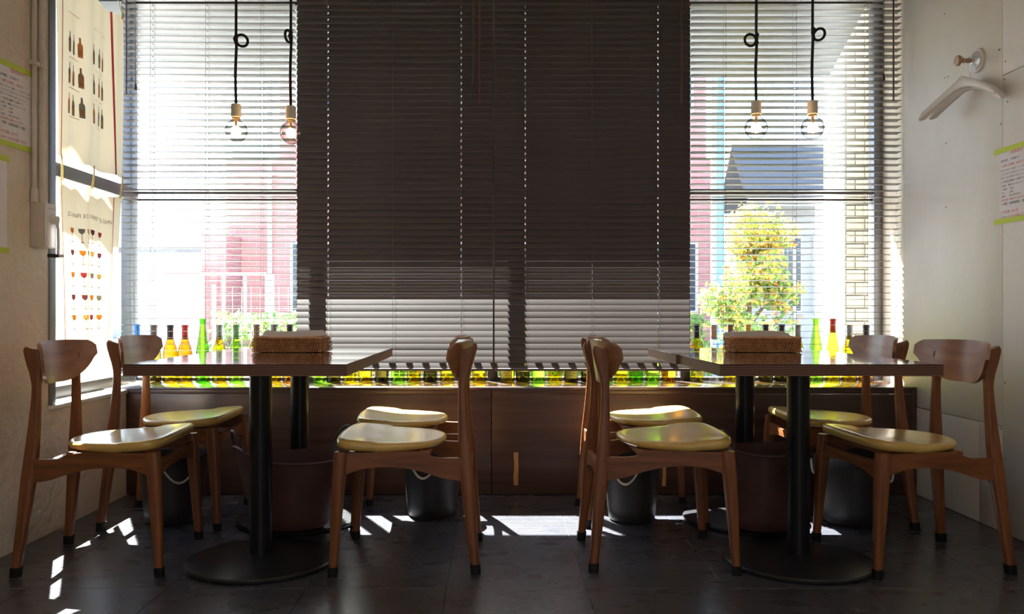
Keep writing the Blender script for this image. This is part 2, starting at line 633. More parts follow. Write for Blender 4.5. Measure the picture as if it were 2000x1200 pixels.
# side window behind the tea towels
w1 = struct('window_1')
f = B()
f.box((XL - 0.045, LWY, 0.512), (XL + 0.006, LWY + 0.05, WIN_TOP), 0.003)
f.build('frame', M['alu_grey'], w1)
B().box((LGX - 0.02, LWY, 0.512), (LGX + 0.03, GY - 0.03, 0.565), 0.003).build('bottom_rail', M['alu_dark'], w1)
B().box((LGX - 0.02, LWY + 0.05, 1.475), (LGX + 0.04, GY - 0.03, 1.535), 0.003).build('transom', M['alu_dark'], w1)
B().box((LGX - 0.02, LWY + 0.05, WIN_TOP - 0.04), (LGX + 0.03, GY - 0.03, WIN_TOP), 0.003).build('top_rail', M['alu_dark'], w1)
for z0, z1 in ((0.56, 1.48), (1.53, WIN_TOP - 0.03)):
    B().box((LGX - 0.003, LWY + 0.05, z0), (LGX + 0.003, GY - 0.03, z1)).build('pane', M['pane'], w1)

# ------------------------------------------------------------------ window bench (bottle shelf)
bench = thing('window_bench', 'long dark brown wood panelled bench under the windows carrying the bottles', 'bench', (0, YF, 0))
for a, b in ((XL + 0.002, -0.022), (-0.018, XR - 0.022)):
    B().box((a, 0.0, 0.006), (b, 0.02, SILL - 0.034), 0.0012).build('front_panel', M['bench'], bench)
    B().box((a, -0.002, SILL - 0.032), (b, 0.02, SILL - 0.012), 0.0015).build('edge_strip', M['bench'], bench)
B().box((XL + 0.002, -0.004, SILL - 0.0115), (XR - 0.02, GY - YF + 0.03, SILL), 0.0025).build('counter_top', M['bench_top'], bench)
B().box((XL + 0.05, 0.004, 0.0), (XR - 0.06, 0.03, 0.006)).build('plinth', M['rubber'], bench)
B().box((XR - 0.021, 0.0, 0.0), (XR - 0.002, 0.02, SILL), 0.001).build('end_strip', M['bench'], bench)


# two torn strips of kraft tape on the bench front
def torn_tape(px, py0, py1, w, label):
    d = YF
    x = (px - VX) * d / F_PX
    z1, z0 = EYE + (VY - py0) * d / F_PX, EYE + (VY - py1) * d / F_PX
    n = 14
    L_, R_ = [], []
    for i in range(n + 1):
        t = i / n
        z = z0 + (z1 - z0) * t
        off = 0.0016 if 0.42 < t < 0.72 else (-0.001 if t < 0.35 else 0.0)
        L_.append((x - w / 2 + off + random.uniform(-.0012, .0012), z))
        R_.append((x + w / 2 + off * 0.3 + random.uniform(-.0012, .0012), z))
    poly = L_ + R_[::-1]
    b = B().prism(poly, lambda a, c: (a, YF - 0.0006, c), lambda a, c: (a, YF - 0.0021, c))
    o = b.build('tape_strip', M['kraft'])
    tag(o, label, 'tape')


torn_tape(1008, 884, 948, 0.022, 'torn brown kraft tape strip on the bench front near its middle seam')
torn_tape(1297, 905, 950, 0.018, 'shorter brown kraft tape strip on the bench front behind a chair')

# ------------------------------------------------------------------ venetian blinds
PITCH = 0.0322
Z_RAIL = 0.598


def slat_mesh(name, L, w, holes, crown=0.0010):
    """one slat along x, curved across, with a routed cord hole at each ladder"""
    bm = bmesh.new()
    hw = 0.0026
    xs = [0.0]
    for h in holes:
        xs += [h - hw, h + hw]
    xs.append(L)
    ys = [-w / 2, -w * 0.42, -w * 0.30, -0.0085, 0.0085, w * 0.30, w / 2]
    zs = [-crown * (2 * y / w) ** 2 for y in ys]
    V = [[bm.verts.new((x, y, z)) for y, z in zip(ys, zs)] for x in xs]
    for i in range(len(xs) - 1):
        is_hole = i % 2 == 1
        for j in range(6):
            if is_hole and j == 3:
                continue
            bm.faces.new((V[i][j], V[i + 1][j], V[i + 1][j + 1], V[i][j + 1]))
    bmesh.ops.recalc_face_normals(bm, faces=bm.faces)
    bmesh.ops.solidify(bm, geom=list(bm.faces), thickness=0.0016)
    me = bpy.data.meshes.new(name)
    bm.to_mesh(me)
    bm.free()
    me.materials.append(M['slat'])
    for p in me.polygons:
        p.use_smooth = True
    me.set_sharp_from_angle(angle=radians(30))
    return me


def blind(label, x0, x1, tilt, w, ladder_px, open_px, wand_x, wand_len, tassel_x, tassel_z, jitter=0.0, by=BY):
    root = thing('venetian_blind', label, 'blind', (x0, by, Z_RAIL), 0, 'venetian blinds along the front window')
    L = x1 - x0
    holes = [(p - VX) * by / F_PX - x0 for p in ladder_px]
    me = slat_mesh('slat', L, w, [(p - VX) * by / F_PX - x0 for p in open_px])
    me_up = me if tilt < 20 else slat_mesh('slat', L, w, [(p - VX) * by / F_PX - x0 for p in open_px], 0.0036)
    drop = w / 2 * sin(radians(abs(tilt))) - 0.0295 if tilt > 20 else 0.0
    def tl(k):
        # the upper slats of the closed blinds hang a little steeper than the lower ones
        return tilt if tilt < 20 or k * PITCH + Z_RAIL < 0.965 else tilt + 5.6
    n = int((2.50 - Z_RAIL) / PITCH)
    for k in range(1, n + 1):
        z = k * PITCH + drop
        inst('slat', me if tl(k) == tilt else me_up, root, (0, random.uniform(-.0006, .0006), z), (radians(tl(k) + random.uniform(-jitter, jitter)), radians(random.uniform(-.03, .03)), 0))
    B().box((0, -0.026, -0.007), (L, 0.026, 0.007), 0.004).build('bottom_rail', M['blind_rail'], root)
    B().box((0, -0.028, n * PITCH + 0.04), (L, 0.028, n * PITCH + 0.09), 0.003).build('headrail', M['blind_rail'], root)
    top = n * PITCH + 0.04
    ct, st = cos(radians(tilt)), sin(radians(tilt))
    e = w / 2 + 0.0012
    for h in holes:
        b = B()
        b.tube([(h, -e * ct, -0.003), (h, -e * ct, top)], 0.0008, 5)
        b.tube([(h + 0.0005, e * ct, -0.003), (h + 0.0005, e * ct, top)], 0.0008, 5)
        for k in range(1, n + 1):
            z = k * PITCH + drop - 0.002
            b.tube([(h + 0.004, -e * ct, z - e * st), (h + 0.004, e * ct, z + e * st)], 0.0006, 4)
        b.build('ladder_cord', M['blind_cord'], root)
    if wand_x is not None:
        y = -0.055
        b = B().tube([(wand_x, y, top - 0.02), (wand_x, y, wand_len)], 0.0045, 6)
        b.tube([(wand_x, -0.02, top + 0.02), (wand_x, y, top + 0.02), (wand_x, y, top - 0.03)], 0.002, 5)
        b.build('tilt_wand', M['wand'], root)
    if tassel_x is not None:
        b = B()
        y = -0.045
        b.tube([(tassel_x - 0.003, y, top), (tassel_x - 0.0008, y, tassel_z + 0.03)], 0.0009, 5)
        b.tube([(tassel_x + 0.003, y, top), (tassel_x + 0.0008, y, tassel_z + 0.03)], 0.0009, 5)
        lc = b.build('lift_cord', M['blind_cord'], root)
        B().lathe([(0, 0.034), (0.003, 0.033), (0.0065, 0.012), (0.0075, 0), (0, 0)], 10, (tassel_x, y, tassel_z)).build('tassel', M['wand'], lc)
    return root


def bx(px, y=BY):
    return (px - VX) * y / F_PX


def bz(py, y=BY):
    return EYE + (VY - py) * y / F_PX


SIDE_T, MID_T = -2.0, 47.9
blind('open venetian blind with level slats next to the tea-towel window', -1.880, bx(577.5), SIDE_T, 0.052, (298, 405, 512), (298, 405, 512), bx(256) + 1.88, bz(190) - Z_RAIL, bx(272) + 1.88, bz(180) - Z_RAIL, 0.5)
blind('closed dark brown venetian blind hanging nearer the tea-towel side of the middle', bx(580.5), bx(962.5), MID_T, 0.060, (641, 768, 901), (641, 901), bx(937) - bx(580.5), bz(206) - Z_RAIL, bx(925) - bx(580.5), bz(168) - Z_RAIL, 0.55)
blind('closed dark brown venetian blind hanging nearer the coat-hanger side of the middle', bx(966), bx(1346.5), MID_T, 0.060, (1026, 1155, 1285), (1026, 1285), bx(1326) - bx(966), bz(206) - Z_RAIL, None, None, 0.5)
blind('open venetian blind with level slats next to the coat-hanger wall', bx(1348.5), 2.034, SIDE_T, 0.052, (1415, 1552, 1690), (1415, 1552, 1690), bx(1735) - bx(1348.5), bz(203) - Z_RAIL, bx(1718) - bx(1348.5), bz(162) - Z_RAIL, 0.5)

# ------------------------------------------------------------------ bottles
PROF = {
    'bordeaux': ([(0.036, 0.006), (0.0375, 0.012), (0.0378, 0.185), (0.036, 0.198), (0.028, 0.213), (0.0185, 0.226), (0.0152, 0.240), (0.0145, 0.285)], 0.300, 0.0375),
    'burgundy': ([(0.036, 0.006), (0.0375, 0.012), (0.0380, 0.130), (0.0368, 0.150), (0.033, 0.175), (0.024, 0.200), (0.0175, 0.222), (0.0150, 0.245), (0.0145, 0.280)], 0.296, 0.038),
    'flute': ([(0.0355, 0.006), (0.037, 0.012), (0.0370, 0.110), (0.0345, 0.150), (0.028, 0.195), (0.021, 0.240), (0.0160, 0.280), (0.0142, 0.310)], 0.330, 0.037),
    'waisted': ([(0.034, 0.006), (0.036, 0.012), (0.0360, 0.105), (0.031, 0.128), (0.0225, 0.146), (0.0235, 0.152), (0.0345, 0.172), (0.0375, 0.190), (0.0345, 0.205), (0.024, 0.219), (0.0165, 0.231), (0.0148, 0.250), (0.0145, 0.285)], 0.300, 0.036),
}
GLASS = {
    'olive': tinted_glass('olive_yellow_glass', (0.92, 0.80, 0.10), (0.20, 0.13, 0.01)),
    'yellow': tinted_glass('bright_yellow_glass', (0.97, 0.92, 0.12), (0.55, 0.48, 0.02)),
    'green': tinted_glass('green_glass', (0.45, 0.90, 0.12), (0.04, 0.20, 0.02)),
    'lime': tinted_glass('lime_green_glass', (0.72, 0.97, 0.25), (0.16, 0.45, 0.03)),
    'dark': tinted_glass('near_black_glass', (0.34, 0.30, 0.10), (0.02, 0.02, 0.01)),
    'amber': tinted_glass('amber_glass', (0.90, 0.60, 0.12), (0.22, 0.09, 0.01)),
    'clear': tinted_glass('clear_glass', (0.97, 0.98, 0.98), (0.62, 0.68, 0.68)),
}
CAP = {
    'black': mat('black_capsule', (0.02, 0.02, 0.025), 0.35, metal=0.3),
    'blue': mat('blue_capsule', (0.05, 0.22, 0.62), 0.35, metal=0.2),
    'red': mat('red_capsule', (0.42, 0.03, 0.03), 0.35, metal=0.2),
    'brown': mat('brown_capsule', (0.16, 0.09, 0.06), 0.4),
    'grey': mat('grey_capsule', (0.20, 0.20, 0.20), 0.35, metal=0.4),
    'gold': mat('gold_capsule', (0.52, 0.34, 0.08), 0.3, metal=0.7),
    'tan': mat('cork_cap', (0.46, 0.31, 0.18), 0.8),
    'green': mat('green_capsule', (0.10, 0.26, 0.08), 0.4),
}
LAB = {
    'cream': mat('cream_label_paper', (0.70, 0.62, 0.44), 0.8),
    'white': mat('white_label_paper', (0.78, 0.76, 0.72), 0.8),
    'pale': mat('pale_green_label_paper', (0.62, 0.66, 0.44), 0.8),
    'grey': mat('grey_label_paper', (0.40, 0.39, 0.37), 0.8),
}
for lm in LAB.values():
    # thin paper lets the daylight behind it glow through
    N, L, bs = nodes(lm)
    out = [n for n in N if n.type == 'OUTPUT_MATERIAL'][0]
    tl = N.new('ShaderNodeBsdfTranslucent')
    tl.inputs['Color'].default_value = bs.inputs['Base Color'].default_value
    ms = N.new('ShaderNodeMixShader')
    ms.inputs[0].default_value = 0.75
    L.new(bs.outputs[0], ms.inputs[1])
    L.new(tl.outputs[0], ms.inputs[2])
    L.new(ms.outputs[0], out.inputs[0])
INK = mat('label_ink', (0.08, 0.07, 0.06), 0.8)


def bottle_mesh(kind, glass):
    prof, H, R = PROF[kind]
    p = [(0.0, 0.030), (0.010, 0.027), (0.020, 0.014), (0.027, 0.004), (0.031, 0.0), (prof[0][0], prof[0][1] * 0.4)]
    p += prof
    p += [(0.0145, H - 0.014), (0.0165, H - 0.013), (0.0165, H - 0.004), (0.0150, H), (0.0100, H), (0.0100, H - 0.03)]
    return B().lathe(p, 22).mesh('bottle', GLASS[glass], 50)


_bm_cache = {}
BOTTLE_Y = 4.412
TINT_WORD = {'olive': 'olive-yellow', 'yellow': 'bright yellow', 'green': 'green', 'lime': 'lime green', 'dark': 'near-black', 'amber': 'amber', 'clear': 'clear'}
SHAPE_WORD = {'bordeaux': 'square-shouldered', 'burgundy': 'slope-shouldered', 'flute': 'tall tapering', 'waisted': 'pinch-waisted'}


def bottle(px, kind, glass, lab, cap, label):
    key = (kind, glass)
    if key not in _bm_cache:
        _bm_cache[key] = bottle_mesh(kind, glass)
    x = (px - VX) * BOTTLE_Y / F_PX
    o = inst('wine_bottle', _bm_cache[key], None, (x, BOTTLE_Y + random.uniform(-.004, .004), SILL))
    tag(o, label, 'bottle', 'empty wine bottles along the window bench')
    prof, H, R = PROF[kind]
    if cap:
        B().lathe([(0.0155, H - 0.075), (0.0157, H - 0.016), (0.0176, H - 0.0145), (0.0176, H - 0.003), (0.016, H + 0.0012), (0, H + 0.0012)], 16).build('capsule', CAP[cap], o)
    if lab:
        col, z0, z1, half, off = lab
        a = -pi / 2 + off
        lb = B().lathe([(R + 0.0006, z0), (R + 0.0006, z1)], 14, a0=a - half, a1=a + half).build('paper_label', LAB[col], o)
        b = B()
        rows = max(2, int((z1 - z0) / 0.012))
        for r in range(rows):
            z = z1 - 0.008 - r * (z1 - z0 - 0.012) / rows
            ww = half * random.uniform(0.45, 0.75)
            b.lathe([(R + 0.0010, z - 0.0013), (R + 0.0010, z + 0.0013)], 6, a0=a - ww, a1=a + ww * random.uniform(0.3, 0.9))
        b.build('label_print', INK, lb)
    return o


ORD = ['first', 'second', 'third', 'fourth', 'fifth', 'sixth', 'seventh', 'eighth', 'ninth', 'tenth', 'eleventh', 'twelfth']
BAYS = [
    ('from the tea-towel corner behind the open blind', [
        (268, 'bordeaux', 'clear', None, 'blue'), (301, 'burgundy', 'dark', None, 'brown'),
        (332, 'burgundy', 'olive', ('white', 0.03, 0.075, 0.9, -0.2), 'black'), (361, 'burgundy', 'olive', None, 'red'),
        (396, 'flute', 'green', ('grey', 0.03, 0.075, 0.5, 0), None), (428, 'burgundy', 'olive', ('cream', 0.035, 0.085, 0.6, -0.4), 'grey'),
        (461, 'burgundy', 'lime', None, 'green'), (501, 'bordeaux', 'olive', None, 'brown'),
        (534, 'bordeaux', 'olive', None, 'grey'), (566, 'bordeaux', 'amber', None, 'black')]),
    ('from the tea-towel side under the first closed blind', [
        (622, 'bordeaux', 'lime', None, 'black'), (651, 'bordeaux', 'dark', ('grey', 0.025, 0.10, 0.9, 0.1), 'black'),
        (683, 'burgundy', 'yellow', None, 'gold'), (713, 'bordeaux', 'olive', ('cream', 0.032, 0.11, 0.95, 0), 'gold'),
        (745, 'bordeaux', 'dark', ('grey', 0.025, 0.11, 0.95, -0.1), 'red'), (777, 'bordeaux', 'lime', None, 'green'),
        (808, 'bordeaux', 'olive', ('white', 0.058, 0.12, 0.8, 0), 'black'), (840, 'bordeaux', 'dark', ('white', 0.058, 0.12, 0.8, 0), 'black'),
        (873, 'burgundy', 'olive', ('cream', 0.048, 0.12, 0.8, 0), 'brown'), (906, 'bordeaux', 'yellow', ('cream', 0.04, 0.1, 0.4, 0), 'black'),
        (936, 'bordeaux', 'olive', ('cream', 0.048, 0.11, 0.85, 0), 'red')]),
    ('from the middle post under the second closed blind', [
        (991, 'bordeaux', 'olive', ('cream', 0.022, 0.11, 0.95, 0), 'black'), (1021, 'bordeaux', 'dark', ('white', 0.055, 0.12, 0.95, 0), 'red'),
        (1051, 'bordeaux', 'lime', ('pale', 0.026, 0.11, 0.95, 0), 'green'), (1083, 'bordeaux', 'yellow', None, 'gold'),
        (1115, 'bordeaux', 'dark', ('grey', 0.02, 0.1, 0.95, 0.1), 'black'), (1148, 'bordeaux', 'dark', ('white', 0.045, 0.11, 0.85, 0), 'black'),
        (1182, 'bordeaux', 'green', ('white', 0.06, 0.11, 0.35, 0.2), 'black'), (1213, 'bordeaux', 'yellow', ('grey', 0.045, 0.11, 0.95, 0), 'brown'),
        (1242, 'bordeaux', 'green', None, 'black'), (1274, 'bordeaux', 'lime', ('pale', 0.05, 0.11, 0.8, 0), 'green'),
        (1306, 'bordeaux', 'amber', ('white', 0.025, 0.11, 0.6, 0.35), 'red')]),
    ('past the second closed blind behind the open one', [
        (1361, 'waisted', 'yellow', ('cream', 0.03, 0.075, 0.7, 0.25), 'black'), (1394, 'burgundy', 'clear', None, 'tan'),
        (1427, 'bordeaux', 'olive', ('pale', 0.03, 0.1, 0.9, 0), 'brown'), (1461, 'bordeaux', 'olive', None, 'gold'),
        (1495, 'bordeaux', 'dark', None, 'black'), (1527, 'bordeaux', 'dark', None, 'black'),
        (1558, 'burgundy', 'olive', None, 'grey'), (1594, 'flute', 'lime', None, None),
        (1626, 'flute', 'yellow', None, 'red'), (1659, 'burgundy', 'olive', None, 'grey'),
        (1691, 'burgundy', 'amber', None, 'black')]),
]
for where, items in BAYS:
    for i, (px, kind, glass, lab, cap) in enumerate(items):
        seen = 'under' not in where
        if seen and cap:
            extra = 'with %s cap' % cap
        elif seen:
            extra = 'without cap'
        elif lab:
            extra = 'with %s label' % (lab[0])
        else:
            extra = 'without label'
        txt = '%s bottle %s, %s %s' % (TINT_WORD[glass], extra, ORD[i], where)
        bottle(px, kind, glass, lab, cap, txt)


# ------------------------------------------------------------------ chairs
def make_chair(name):
    r = thing(name, None, 'chair', (0, 0, 0), 0, 'wooden dining chairs with mustard seats')
    LEAN = 0.05
    for s in (-1, 1):
        # rear leg: floor to the flared paddle behind the backrest
        ctrl = [(0.0, -0.245, 0.0145, 0.0140), (0.035, -0.242, 0.0150, 0.0145), (0.12, -0.233, 0.0175, 0.016), (0.22, -0.223, 0.0205, 0.017), (0.33, -0.213, 0.0235, 0.0175), (0.40, -0.207, 0.0225, 0.017),
                (0.50, -0.201, 0.0185, 0.0155), (0.585, -0.198, 0.0155, 0.014), (0.635, -0.198, 0.0150, 0.0135), (0.675, -0.201, 0.0200, 0.0135), (0.705, -0.205, 0.0255, 0.0135), (0.735, -0.210, 0.0295, 0.0135), (0.752, -0.213, 0.0285, 0.0135), (0.764, -0.213, 0.0215, 0.0125)]
        ctrl = smooth_curve(ctrl, 3)
        secs = []
        for z, x, hx, hy in ctrl:
            y = s * (0.205 - LEAN * min(z / 0.65, 1.05))
            secs.append(rrect(x, y, z, hx, hy, 0.7, 3, tilt=(-0.35 * max(0, (z - 0.7) / 0.06) if z > 0.7 else 0)))
        lg = B().loft(secs).build('leg', M['chair_z'], r, angle=50)
        B().loft([rrect(-0.245, s * 0.205, 0.0, 0.0165, 0.0165, 0.5), rrect(-0.2425, s * 0.2025, 0.032, 0.0175, 0.0172, 0.5)]).build('foot_cap', M['rubber'], lg)
        # front leg
        secs = []
        for z, x, y, h in ((0.0, 0.236, 0.236, 0.0125), (0.1, 0.230, 0.233, 0.0155), (0.22, 0.223, 0.229, 0.0195), (0.33, 0.216, 0.225, 0.0225), (0.40, 0.211, 0.222, 0.0225), (0.417, 0.210, 0.221, 0.0215)):
            secs.append(rrect(x, s * y, z, h, h, 0.6, 3))
        lg = B().loft(secs).build('leg', M['chair_z'], r, angle=50)
        B().loft([rrect(0.236, s * 0.236, 0.0, 0.0150, 0.0150, 0.5), rrect(0.2345, s * 0.2352, 0.032, 0.0158, 0.0158, 0.5)]).build('foot_cap', M['rubber'], lg)
        # side rail with arched lower edge and the step behind the seat
        top = [(0.205, 0.414), (0.05, 0.414), (-0.045, 0.413), (-0.075, 0.404), (-0.105, 0.393), (-0.15, 0.390), (-0.213, 0.390)]
        bot = [(-0.216, 0.312), (-0.185, 0.313), (-0.13, 0.323), (-0.07, 0.343), (0.0, 0.359), (0.07, 0.364), (0.13, 0.360), (0.175, 0.347), (0.205, 0.335)]
        poly = smooth_curve(top, 3) + smooth_curve(bot, 3)

        def yy(x):
            t = (x + 0.216) / (0.42)
            return s * (0.180 + (0.222 - 0.180) * t)
        B().prism(poly, lambda a, c: (a, yy(a) - 0.0105, c), lambda a, c: (a, yy(a) + 0.0105, c)).build('side_rail', M['chair_x'], r, angle=30)
    # front rail, arched, with a gap under the seat
    n = 16
    top = [(-0.21 + 0.42 * i / n, 0.388 - 0.010 * (1 - (2 * i / n - 1) ** 2)) for i in range(n + 1)]
    bot = [(0.21 - 0.42 * i / n, 0.318 + 0.030 * (1 - abs(2 * i / n - 1) ** 2.6)) for i in range(n + 1)]
    B().prism(top + bot, lambda a, c: (0.203, a, c), lambda a, c: (0.224, a, c)).build('front_rail', M['chair_y'], r, angle=30)
    top = [(-0.18 + 0.36 * i / n, 0.358) for i in range(n + 1)]
    bot = [(0.18 - 0.36 * i / n, 0.285 + 0.036 * (1 - abs(2 * i / n - 1) ** 2.4)) for i in range(n + 1)]
    B().prism(top + bot, lambda a, c: (-0.226, a, c), lambda a, c: (-0.206, a, c)).build('rear_rail', M['chair_y'], r, angle=30)
    # cross bars carrying the seat pad
    for x in (0.15, -0.07):
        hw = 0.19 + (x + 0.07) * 0.08
        B().box((x - 0.018, -hw, 0.395), (x + 0.018, hw, 0.4142), 0.002).build('seat_bearer', M['chair_y'], r)
    # upholstered shield-shaped seat
    half = [(0.242, 0.0), (0.240, 0.10), (0.234, 0.175), (0.220, 0.218), (0.190, 0.238), (0.135, 0.236), (0.06, 0.219), (-0.015, 0.196), (-0.078, 0.162), (-0.115, 0.105), (-0.131, 0.045)]
    full = half + [(-0.134, 0.0)] + [(a, -b) for a, b in half[:0:-1]]
    out = smooth_curve(full, 3, closed=True)
    cx0 = 0.055

    def zt(x, y, q):
        dish = -0.012 * (1 - q ** 2) + 0.0
        tilt = 0.045 * (x - 0.05)
        side = -0.020 * (abs(y) / 0.24) ** 2 * (0.4 if x > 0.1 else 1.0)
        return 0.452 + tilt + side * 0.5 + dish + 0.004 * sin(max(0, x - 0.1) * 12)

    secs = []
    for q, dz in ((0.90, -0.036), (0.965, -0.034), (0.995, -0.026), (1.0, -0.016), (0.985, -0.006), (0.95, -0.001), (0.88, 0.0), (0.7, 0.0), (0.45, 0.0), (0.2, 0.0), (0.03, 0.0)):
        ring = []
        for a, b in out:
            x, y = cx0 + (a - cx0) * q, b * q
            th = 0.62 + 0.38 * min(1.0, max(0.0, (x + 0.13) / 0.25))
            ring.append((x, y, zt(x, y, min(q, 1.0)) + dz * th))
        secs.append(ring)
    B().loft(secs).build('seat', M['vinyl'], r, angle=70)
    # curved plywood back, D-shaped: nearly straight top edge, deep rounded lower edge
    nu, nv = 30, 8
    HWB, ZT, HB = 0.226, 0.787, 0.150

    def back_pt(u, v, side):
        q = 2 * u - 1
        y = HWB * q
        e = (1 - abs(q) ** 2.5) ** 0.70 if abs(q) < 1 else 0.0
        zt_ = ZT - 0.007 * q * q - 0.018 * max(0, abs(q) - 0.9) / 0.1
        zb_ = ZT - 0.020 - 0.018 * abs(q) - (HB - 0.020) * e + 0.0
        zb_ = min(zb_, zt_ - 0.034)
        z = zb_ + (zt_ - zb_) * v
        x = -0.222 + 0.068 * q * q + (ZT - z) * 0.16 - 0.004
        nx = Vector((1, -2 * 0.068 * q / HWB, 0.16)).normalized()
        return Vector((x, y, z)) + nx * (0.0055 * side)
    bmk = B()
    bm = bmk.bm
    F = [[bm.verts.new(back_pt(i / nu, j / nv, 1)) for j in range(nv + 1)] for i in range(nu + 1)]
    R = [[bm.verts.new(back_pt(i / nu, j / nv, -1)) for j in range(nv + 1)] for i in range(nu + 1)]
    for i in range(nu):
        for j in range(nv):
            bm.faces.new((F[i][j], F[i + 1][j], F[i + 1][j + 1], F[i][j + 1]))
            bm.faces.new((R[i][j + 1], R[i + 1][j + 1], R[i + 1][j], R[i][j]))
        for j in (0, nv):
            bm.faces.new((F[i][j], R[i][j], R[i + 1][j], F[i + 1][j]))
    for j in range(nv):
        for i in (0, nu):
            bm.faces.new((F[i][j], F[i][j + 1], R[i][j + 1], R[i][j]))
    bmk.build('backrest', M['back_ply'], r, angle=50)
    return r


CHAIRS = [
    # x, y, rotation (deg, 0 faces +x), label
    (-1.380, 3.055, 4, 'wooden chair beside the stucco wall at the nearer table edge, backrest clear of the table'),
    (-1.372, 3.655, 2, 'wooden chair in front of the tea-towel window, its backrest partly hidden by the table'),
    (-0.312, 3.075, 180, 'wooden chair seen side-on, nearer one of the two facing the tea-towel window'),
    (-0.338, 3.635, 181, 'wooden chair behind the near side-on one, sunlit seat, facing the tea-towel window'),
    (0.578, 3.090, 0, 'wooden chair seen side-on, nearer one of the two facing the coat-hanger wall'),
    (0.625, 3.680, -1, 'wooden chair with brightly sunlit seat, farther one facing the coat-hanger wall'),
    (1.494, 3.060, 183, 'wooden chair nearer the viewer with its back to the coat-hanger wall'),
    (1.468, 3.650, 179, 'wooden chair by the window bench with its back to the coat-hanger wall'),
]
proto = make_chair('dining_chair')
for i, (x, y, a, lb) in enumerate(CHAIRS):
    c = proto if i == 0 else copy_tree(proto)
    c.location = (x, y, 0)
    c.rotation_euler = (0, 0, radians(a))
    c['label'] = lb


# ------------------------------------------------------------------ tables
def make_table():
    r = thing('dining_table', None, 'table', (0, 0, 0), 0, 'pedestal tables pushed together in two pairs')
    hx, hy, zt = 0.3575, 0.2992, 0.722
    B().box((-hx, -hy, zt - 0.0022), (hx, hy, zt), 0.0008, seg=1).build('top_laminate', M['table_top'], r)
    B().box((-hx, -hy, zt - 0.0385), (hx, hy, zt - 0.0022), 0.0006, seg=1).build('tabletop', M['ply_edge'], r)
    B().box((-0.16, -0.16, zt - 0.0445), (0.16, 0.16, zt - 0.0385), 0.002).build('mounting_plate', M['steel_black'], r)
    B().lathe([(0.0, zt - 0.0445), (0.039, zt - 0.0445), (0.039, 0.030), (0.0, 0.030)], 32).build('column', M['steel_black'], r)
    B().lathe([(0, 0), (0.252, 0), (0.258, 0.004), (0.259, 0.012), (0.254, 0.0175), (0.22, 0.0225), (0.14, 0.0285), (0.07, 0.0325), (0.045, 0.035), (0, 0.035)], 64).build('base_plate', M['cast_black'], r, angle=30)
    return r


TAB = [(-0.834, 3.0, 'dark pedestal table nearer the viewer on the tea-towel window side'),
       (-0.834, 3.6, 'dark pedestal table against the bench on the tea-towel window side'),
       (1.075, 3.0, 'dark pedestal table nearer the viewer on the coat-hanger wall side'),
       (1.062, 3.6, 'dark pedestal table against the bench on the coat-hanger wall side')]
tp = make_table()
for i, (x, y, lb) in enumerate(TAB):
    t = tp if i == 0 else copy_tree(tp)
    t.location = (x, y, 0)
    t['label'] = lb


# ------------------------------------------------------------------ woven baskets with napkins
def make_basket(label, loc, rz, w=0.285, d=0.15, h=0.062):
    r = thing('woven_basket', label, 'basket', loc, rz, 'rattan cutlery baskets')

    def ring(k, inset, z):
        hx, hy = w / 2 - inset, d / 2 - inset
        return rrect(0, 0, z, hx, hy, 0.3, 4)
    # inner lining shell
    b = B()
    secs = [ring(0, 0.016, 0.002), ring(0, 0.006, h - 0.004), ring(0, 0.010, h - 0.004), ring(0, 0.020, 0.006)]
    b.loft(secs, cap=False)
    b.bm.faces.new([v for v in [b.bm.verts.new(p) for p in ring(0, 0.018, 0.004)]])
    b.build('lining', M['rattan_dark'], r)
    # horizontal weavers wave in and out around slanted stakes
    base = smooth_curve(ring(0, 0.0, 0), 4, closed=True)
    P = [Vector(p) for p in base]
    Ls = [0]
    for i in range(len(P)):
        Ls.append(Ls[-1] + (P[(i + 1) % len(P)] - P[i]).length)
    tot = Ls[-1]

    def at(sv, inset, z):
        sv = sv % tot
        k = 0
        while Ls[k + 1] < sv:
            k += 1
        t = (sv - Ls[k]) / max(1e-9, Ls[k + 1] - Ls[k])
        p = P[k].lerp(P[(k + 1) % len(P)], t)
        nrm = Vector((p.x / (w / 2) ** 2, p.y / (d / 2) ** 2, 0)).normalized()
        dd = (P[(k + 1) % len(P)] - P[k])
        nrm = Vector((dd.y, -dd.x, 0)).normalized()
        taper = 0.010 * (1 - z / h)
        q = p - nrm * (inset + taper)
        return (q.x, q.y, z)
    ns = 84
    rows = 8
    wv = B()
    for k in range(rows):
        z = 0.006 + k * (h - 0.014) / (rows - 1)
        pts = []
        m = ns * 2
        for i in range(m):
            s_ = tot * i / m
            ph = pi * i + pi * k
            pts.append(at(s_, 0.004 - 0.0022 * (1 if (i + k) % 2 == 0 else -1), z))
        wv.tube(pts, 0.0026, 5, closed=True)
    o = wv.build('weaver_strands', M['rattan'], r, recalc=False)
    o['kind'] = 'stuff'
    sb = B()
    for i in range(ns):
        s_ = tot * i / ns
        sb.tube([at(s_ + 0.010 * (z / h - 0.5) * 2, 0.0016, z) for z in (0.002, h * 0.5, h - 0.004)], 0.0019, 4)
    o = sb.build('stake_strands', M['rattan'], r, recalc=False)
    o['kind'] = 'stuff'
    rm = B()
    rm.tube([(p[0], p[1], h - 0.002) for p in smooth_curve(ring(0, 0.003, 0), 2, closed=True)], 0.0045, 7, closed=True)
    rm.build('rim', M['rattan'], r, recalc=False)
    return r


TT = 0.722
make_basket('woven rattan basket on the tables by the tea-towel window', (-0.846, 3.52, TT), 0.0)
make_basket('woven rattan basket on the tables by the coat-hanger wall', (1.108, 3.52, TT), radians(-2), w=0.292)


